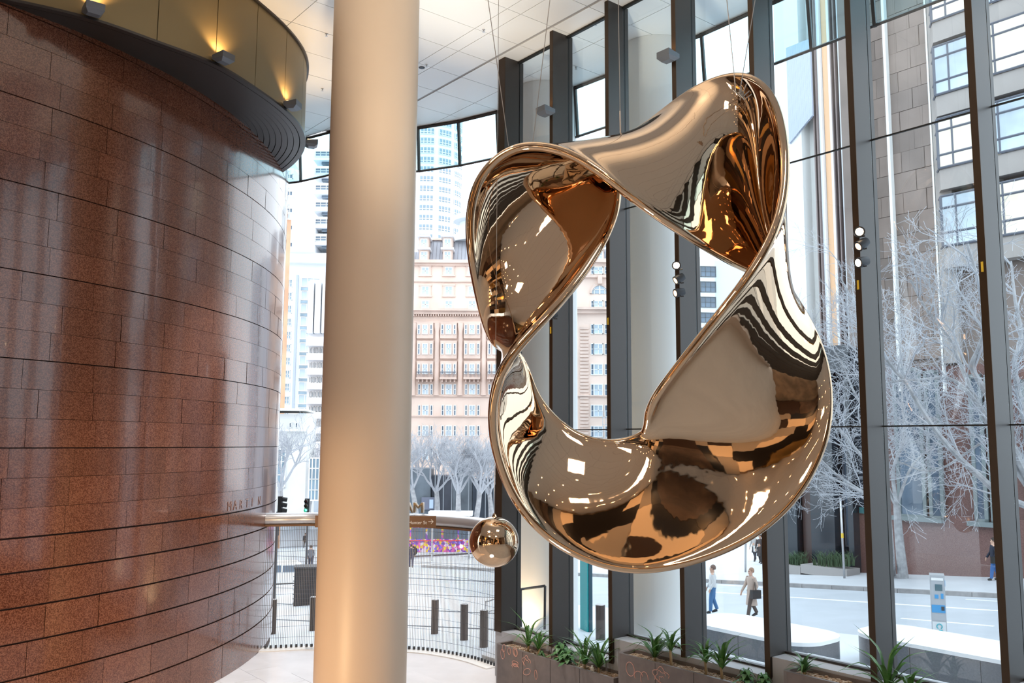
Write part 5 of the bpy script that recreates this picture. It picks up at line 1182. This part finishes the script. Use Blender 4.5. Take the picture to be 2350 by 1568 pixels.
t, T = prof_car(P, .06, 11, [(-5.2, .35), (4.6, .35), (5.3, .5), (5.35, 1.6), (5.1, 2.75), (4.8, 2.9), (-5.2, 2.9), (-5.3, 2.6), (-5.3, .5)], 2.4, BM, 'city bus with a purple and yellow printed wrap behind the mesh screen', 'bus', 'city_bus', (-3.4, 3.4), .45, [(-4.9+i*1.4, -3.65+i*1.4, 1.5, 2.45) for i in range(7)])
b = MB(); b.tube([T(-5.2, -1.22, 1.35), T(1.0, -1.22, 1.35)], .05, 6); b.build('red_stripe', mat('red_stripe', (.8, .06, .08), .4), t); b = MB(); b.tube([T(.9, -1.25, .85), T(.9, -1.2, .85)], .14, 12); b.build('lit_lamp', mat('head_lamp', (1, .9, .7), .3, emit=(1, .8, .6), es=14), t)
b = MB(); b.box(T(4.2, -1.23, 2.6), (.9, .04, .2), .06); b.build('destination_board', mat('amber_board', (.8, .45, .05), .4), t)
P = aG(648, 1345); P[2] += .0
prof_car(P, .25, 4.5, [(-2.2, .3), (2.2, .3), (2.25, .75), (1.5, .95), (.8, 1.42), (-1.0, 1.45), (-1.8, 1.0), (-2.25, .9)], 1.8, mat('white_car_paint', (.78, .79, .8), .2, coat=.6), 'white car on the street behind the mesh beside the granite wall', 'car', 'car', (-1.35, 1.4), .33, [(-.95, -.1, .95, 1.35), (0, .75, .95, 1.33)])
P = aG(1035, 1250); bs = thing('bus_shelter', 'white flat bus shelter roof showing above the pipe rail', 'shelter', P); a, c = aY(985, 1176, P[1]*.7), aY(1085, 1180, P[1]*.7)
P2 = (a+c)/2; g = gz(float(P2[:2]@D)); bs.location = (P2[0], P2[1], g); MB().box(P2, (c[0]-a[0], 1.6, .3)).build('roof_slab', M_wht, bs)
for q in (-1, 1): MB().tube([(P2[0]+q*(c[0]-a[0])*.42, P2[1], P2[2]), (P2[0]+q*(c[0]-a[0])*.42, P2[1], g)], .06, 8).build('post', M_steel, bs)
# ================= PEOPLE =================
M_skin = mat('skin', (.55, .34, .25), .5); 
def person(P, yaw, h, label, top, bottom, hair=(.04, .025, .02), coat=0, stride=.18, bag=None, arm=.15, shoe=(.03, .03, .03), skirt=False):
    k = h/1.72; t = thing('person', label, 'person', P); cy, sy = math.cos(yaw), math.sin(yaw)
    def T(p): x, y, z = p[0]*k, p[1]*k, p[2]*k; return (x*cy-y*sy, x*sy+y*cy, z)
    V, E, R = [], [], []
    def add(p, r, par=None): V.append(T(p)); R.append(r*k); i = len(V)-1; (E.append((par, i)) if par is not None else 0); return i
    pel = add((0, 0, .94), .125); ab = add((0, 0, 1.12), .115, pel); ch = add((0, .0, 1.32), .135, ab); nk = add((0, .0, 1.46), .055, ch); jw = add((0, .02, 1.54), .07, nk); hd = add((0, .01, 1.64), .088, jw); add((0, .0, 1.70), .05, hd); add((0, .11, 1.585), .012, jw)
    J = {}
    for sx, st in ((-1, stride), (1, -stride)):
        hp_ = add((sx*.09, 0, .90), .10, pel); kn = add((sx*.10, st*.6+.03, .50), .062, hp_); an = add((sx*.10, st*1.25-(.05 if st < 0 else 0), .10+(.05 if st < 0 else 0)), .038, kn); to = add((sx*.11, st*1.25+.14, .04), .035, an)
        sh = add((sx*.18, 0, 1.40), .06, ch); el = add((sx*.23, -st*.5, 1.13), .043, sh); wr = add((sx*.22, -st*.6+arm, .90), .028, el); pm = add((sx*.21, -st*.65+arm+.02, .83), .032, wr)
        for fi, (fx, fl) in enumerate(((-.03, .07), (-.01, .085), (.01, .08), (.03, .065))): add((sx*.21+fx, -st*.65+arm+.04, .83-fl), .0095, pm)
        add((sx*.18, -st*.65+arm+.07, .80), .010, wr); J[sx] = (hp_, kn, an, to, sh, el, wr)
    me = bpy.data.meshes.new('body'); me.from_pydata(V, E, []); o = link('body', me, t); me.materials.append(M_skin); sk = o.modifiers.new('skin', 'SKIN')
    for i, r in enumerate(R): me.skin_vertices[0].data[i].radius = (r, r)
    me.skin_vertices[0].data[0].use_root = True; sk.use_smooth_shade = True; s_ = o.modifiers.new('smooth', 'SUBSURF'); s_.levels = 1; s_.render_levels = 2
    base = np.array(P, float); G = lambda i: np.array(V[i])+base
    mt, mb_ = mat('cloth_%02x%02x%02x' % tuple(int(c*255) for c in top), top, .85), mat('cloth_%02x%02x%02x' % tuple(int(c*255) for c in bottom), bottom, .85)
    def ell(rings, nm, m_):          # rings: (z, rx, ry, y offset)
        m = MB(); n = 16
        for z, rx, ry, oy in rings:
            for j in range(n): a = 2*math.pi*j/n; q = T((rx*math.cos(a), ry*math.sin(a)+oy, z)); m.v.append(tuple(np.array(q)+base))
        for i in range(len(rings)-1):
            for j in range(n): m.f.append((i*n+j, i*n+(j+1) % n, (i+1)*n+(j+1) % n, (i+1)*n+j))
        m.f.append(tuple(range(n))[::-1]); m.f.append(tuple((len(rings)-1)*n+j for j in range(n))); return m.build(nm, m_, t, smooth=50)
    low = .45 if coat else .86
    rg_ = [(low, .24 if coat else .165, .19 if coat else .12, 0)]+([(.7, .20, .16, 0)] if coat else [])+[(.95, .175, .135, 0), (1.12, .155, .12, 0), (1.30, .19, .135, 0), (1.40, .205, .11, 0), (1.45, .12, .08, 0), (1.475, .07, .065, 0)]
    ell(rg_, 'coat' if coat else 'jacket', mt)
    if skirt: ell([(.55, .22, .18, 0), (.94, .15, .12, 0)], 'skirt', mb_)
    for sx in (-1, 1):
        hp_, kn, an, to, sh, el, wr = J[sx]; up = np.array([0, 0, .02])
        MB().tube([G(sh)+[0, 0, .01], (G(sh)+G(el))/2, G(el), G(wr)], [.075*k, .065*k, .055*k, .042*k], 10).build('sleeve', mt, t, smooth=50)
        MB().tube([G(hp_)+[0, 0, .06], (G(hp_)+G(kn))/2, G(kn), G(an)+[0, 0, .0]], [.115*k, .095*k, .075*k, .06*k], 10).build('trouser_leg', mb_, t, smooth=50)
        MB().tube([G(an)+np.array([0, 0, -.03]), (G(an)+G(to))/2+[0, 0, -.01], G(to)], [.055*k, .05*k, .035*k], 8).build('shoe', mat('shoe_%d' % int(shoe[0]*99), shoe, .5), t, smooth=50)
        MB().tube([tuple(np.array(T((sx*.085, .015, 1.60)))+base), tuple(np.array(T((sx*.10, .005, 1.615)))+base)], .018*k, 6).build('ear', M_skin, t)
        MB().tube([tuple(np.array(T((sx*.034, .088, 1.625)))+base), tuple(np.array(T((sx*.034, .097, 1.625)))+base)], .012*k, 8).build('eye', M_black, t)
    MB().tube([tuple(np.array(T((-.022, .094, 1.558)))+base), tuple(np.array(T((.022, .094, 1.558)))+base)], .007*k, 6).build('mouth', mat('lip', (.4, .12, .1), .5), t)
    m = MB(); m.lathe([(.098*math.cos(a)*k, .12*math.sin(a)*k) for a in np.linspace(-.55, 1.55, 9)], 16); m.v = [tuple(np.array(T((v[0]/k, v[1]*1.08/k-.028, v[2]/k+1.64)))+base) for v in m.v]; m.build('hair', mat('hair_%d' % int(hair[0]*99), hair, .6), t, smooth=50)
    if bag:
        c = np.array(T((bag[1]*.30, .02, .86)))+base; m = MB(); m.box(c, (.14, .34, .28), yaw); m.build('bag', mat('bag_%d' % int(bag[0][0]*99), bag[0], .6), t); m = MB(); m.tube([c+np.array([0, 0, .12]), np.array(T((bag[1]*.2, 0, 1.42)))+base], .012, 5); m.build('bag_strap', mat('bag_%d' % int(bag[0][0]*99), bag[0], .6), t)
    return t
def PG(x, y, up=.145): p = aG(x, y); p[2] += up; return p
person(PG(1746, 1300, .15), 2.6, 1.68, 'walker in a long dark coat with a white bag, right of two across the road', (.07, .06, .06), (.03, .03, .03), coat=1, bag=((.75, .73, .7), 1))
person(PG(1733, 1294, .15), 2.4, 1.62, 'walker in a pale top and dark skirt, left of the pair beyond the road', (.45, .43, .42), (.04, .04, .05), skirt=True, bag=((.7, .7, .68), -1))
person(PG(1726, 1428), 1.9, 1.66, 'person in a long beige coat with a black bag behind the left bench', (.46, .36, .30), (.10, .08, .07), hair=(.30, .18, .12), coat=1, bag=((.02, .02, .02), -1))
person(PG(1637, 1418), 1.4, 1.70, 'person in a white top and blue jeans beside the fourth mullion', (.62, .62, .62), (.07, .17, .34), hair=(.16, .1, .08), stride=.08)
person(PG(2284, 1341), 1.3, 1.80, 'person in dark jacket and blue jeans on the far footpath, right edge', (.03, .035, .055), (.05, .14, .36), stride=.12, bag=((.02, .02, .03), -1))
person(PG(700, 1262), .4, 1.75, 'small distant figure in black behind the mesh, raising a hand', (.02, .02, .025), (.02, .02, .025))
person(PG(712, 1312), .2, 1.75, 'person in a grey jacket behind the black street cabinet', (.14, .15, .18), (.04, .05, .08))
person(PG(943, 1308), .1, 1.62, 'person in dark clothes crossing beside the cream column', (.03, .035, .07), (.04, .05, .10))
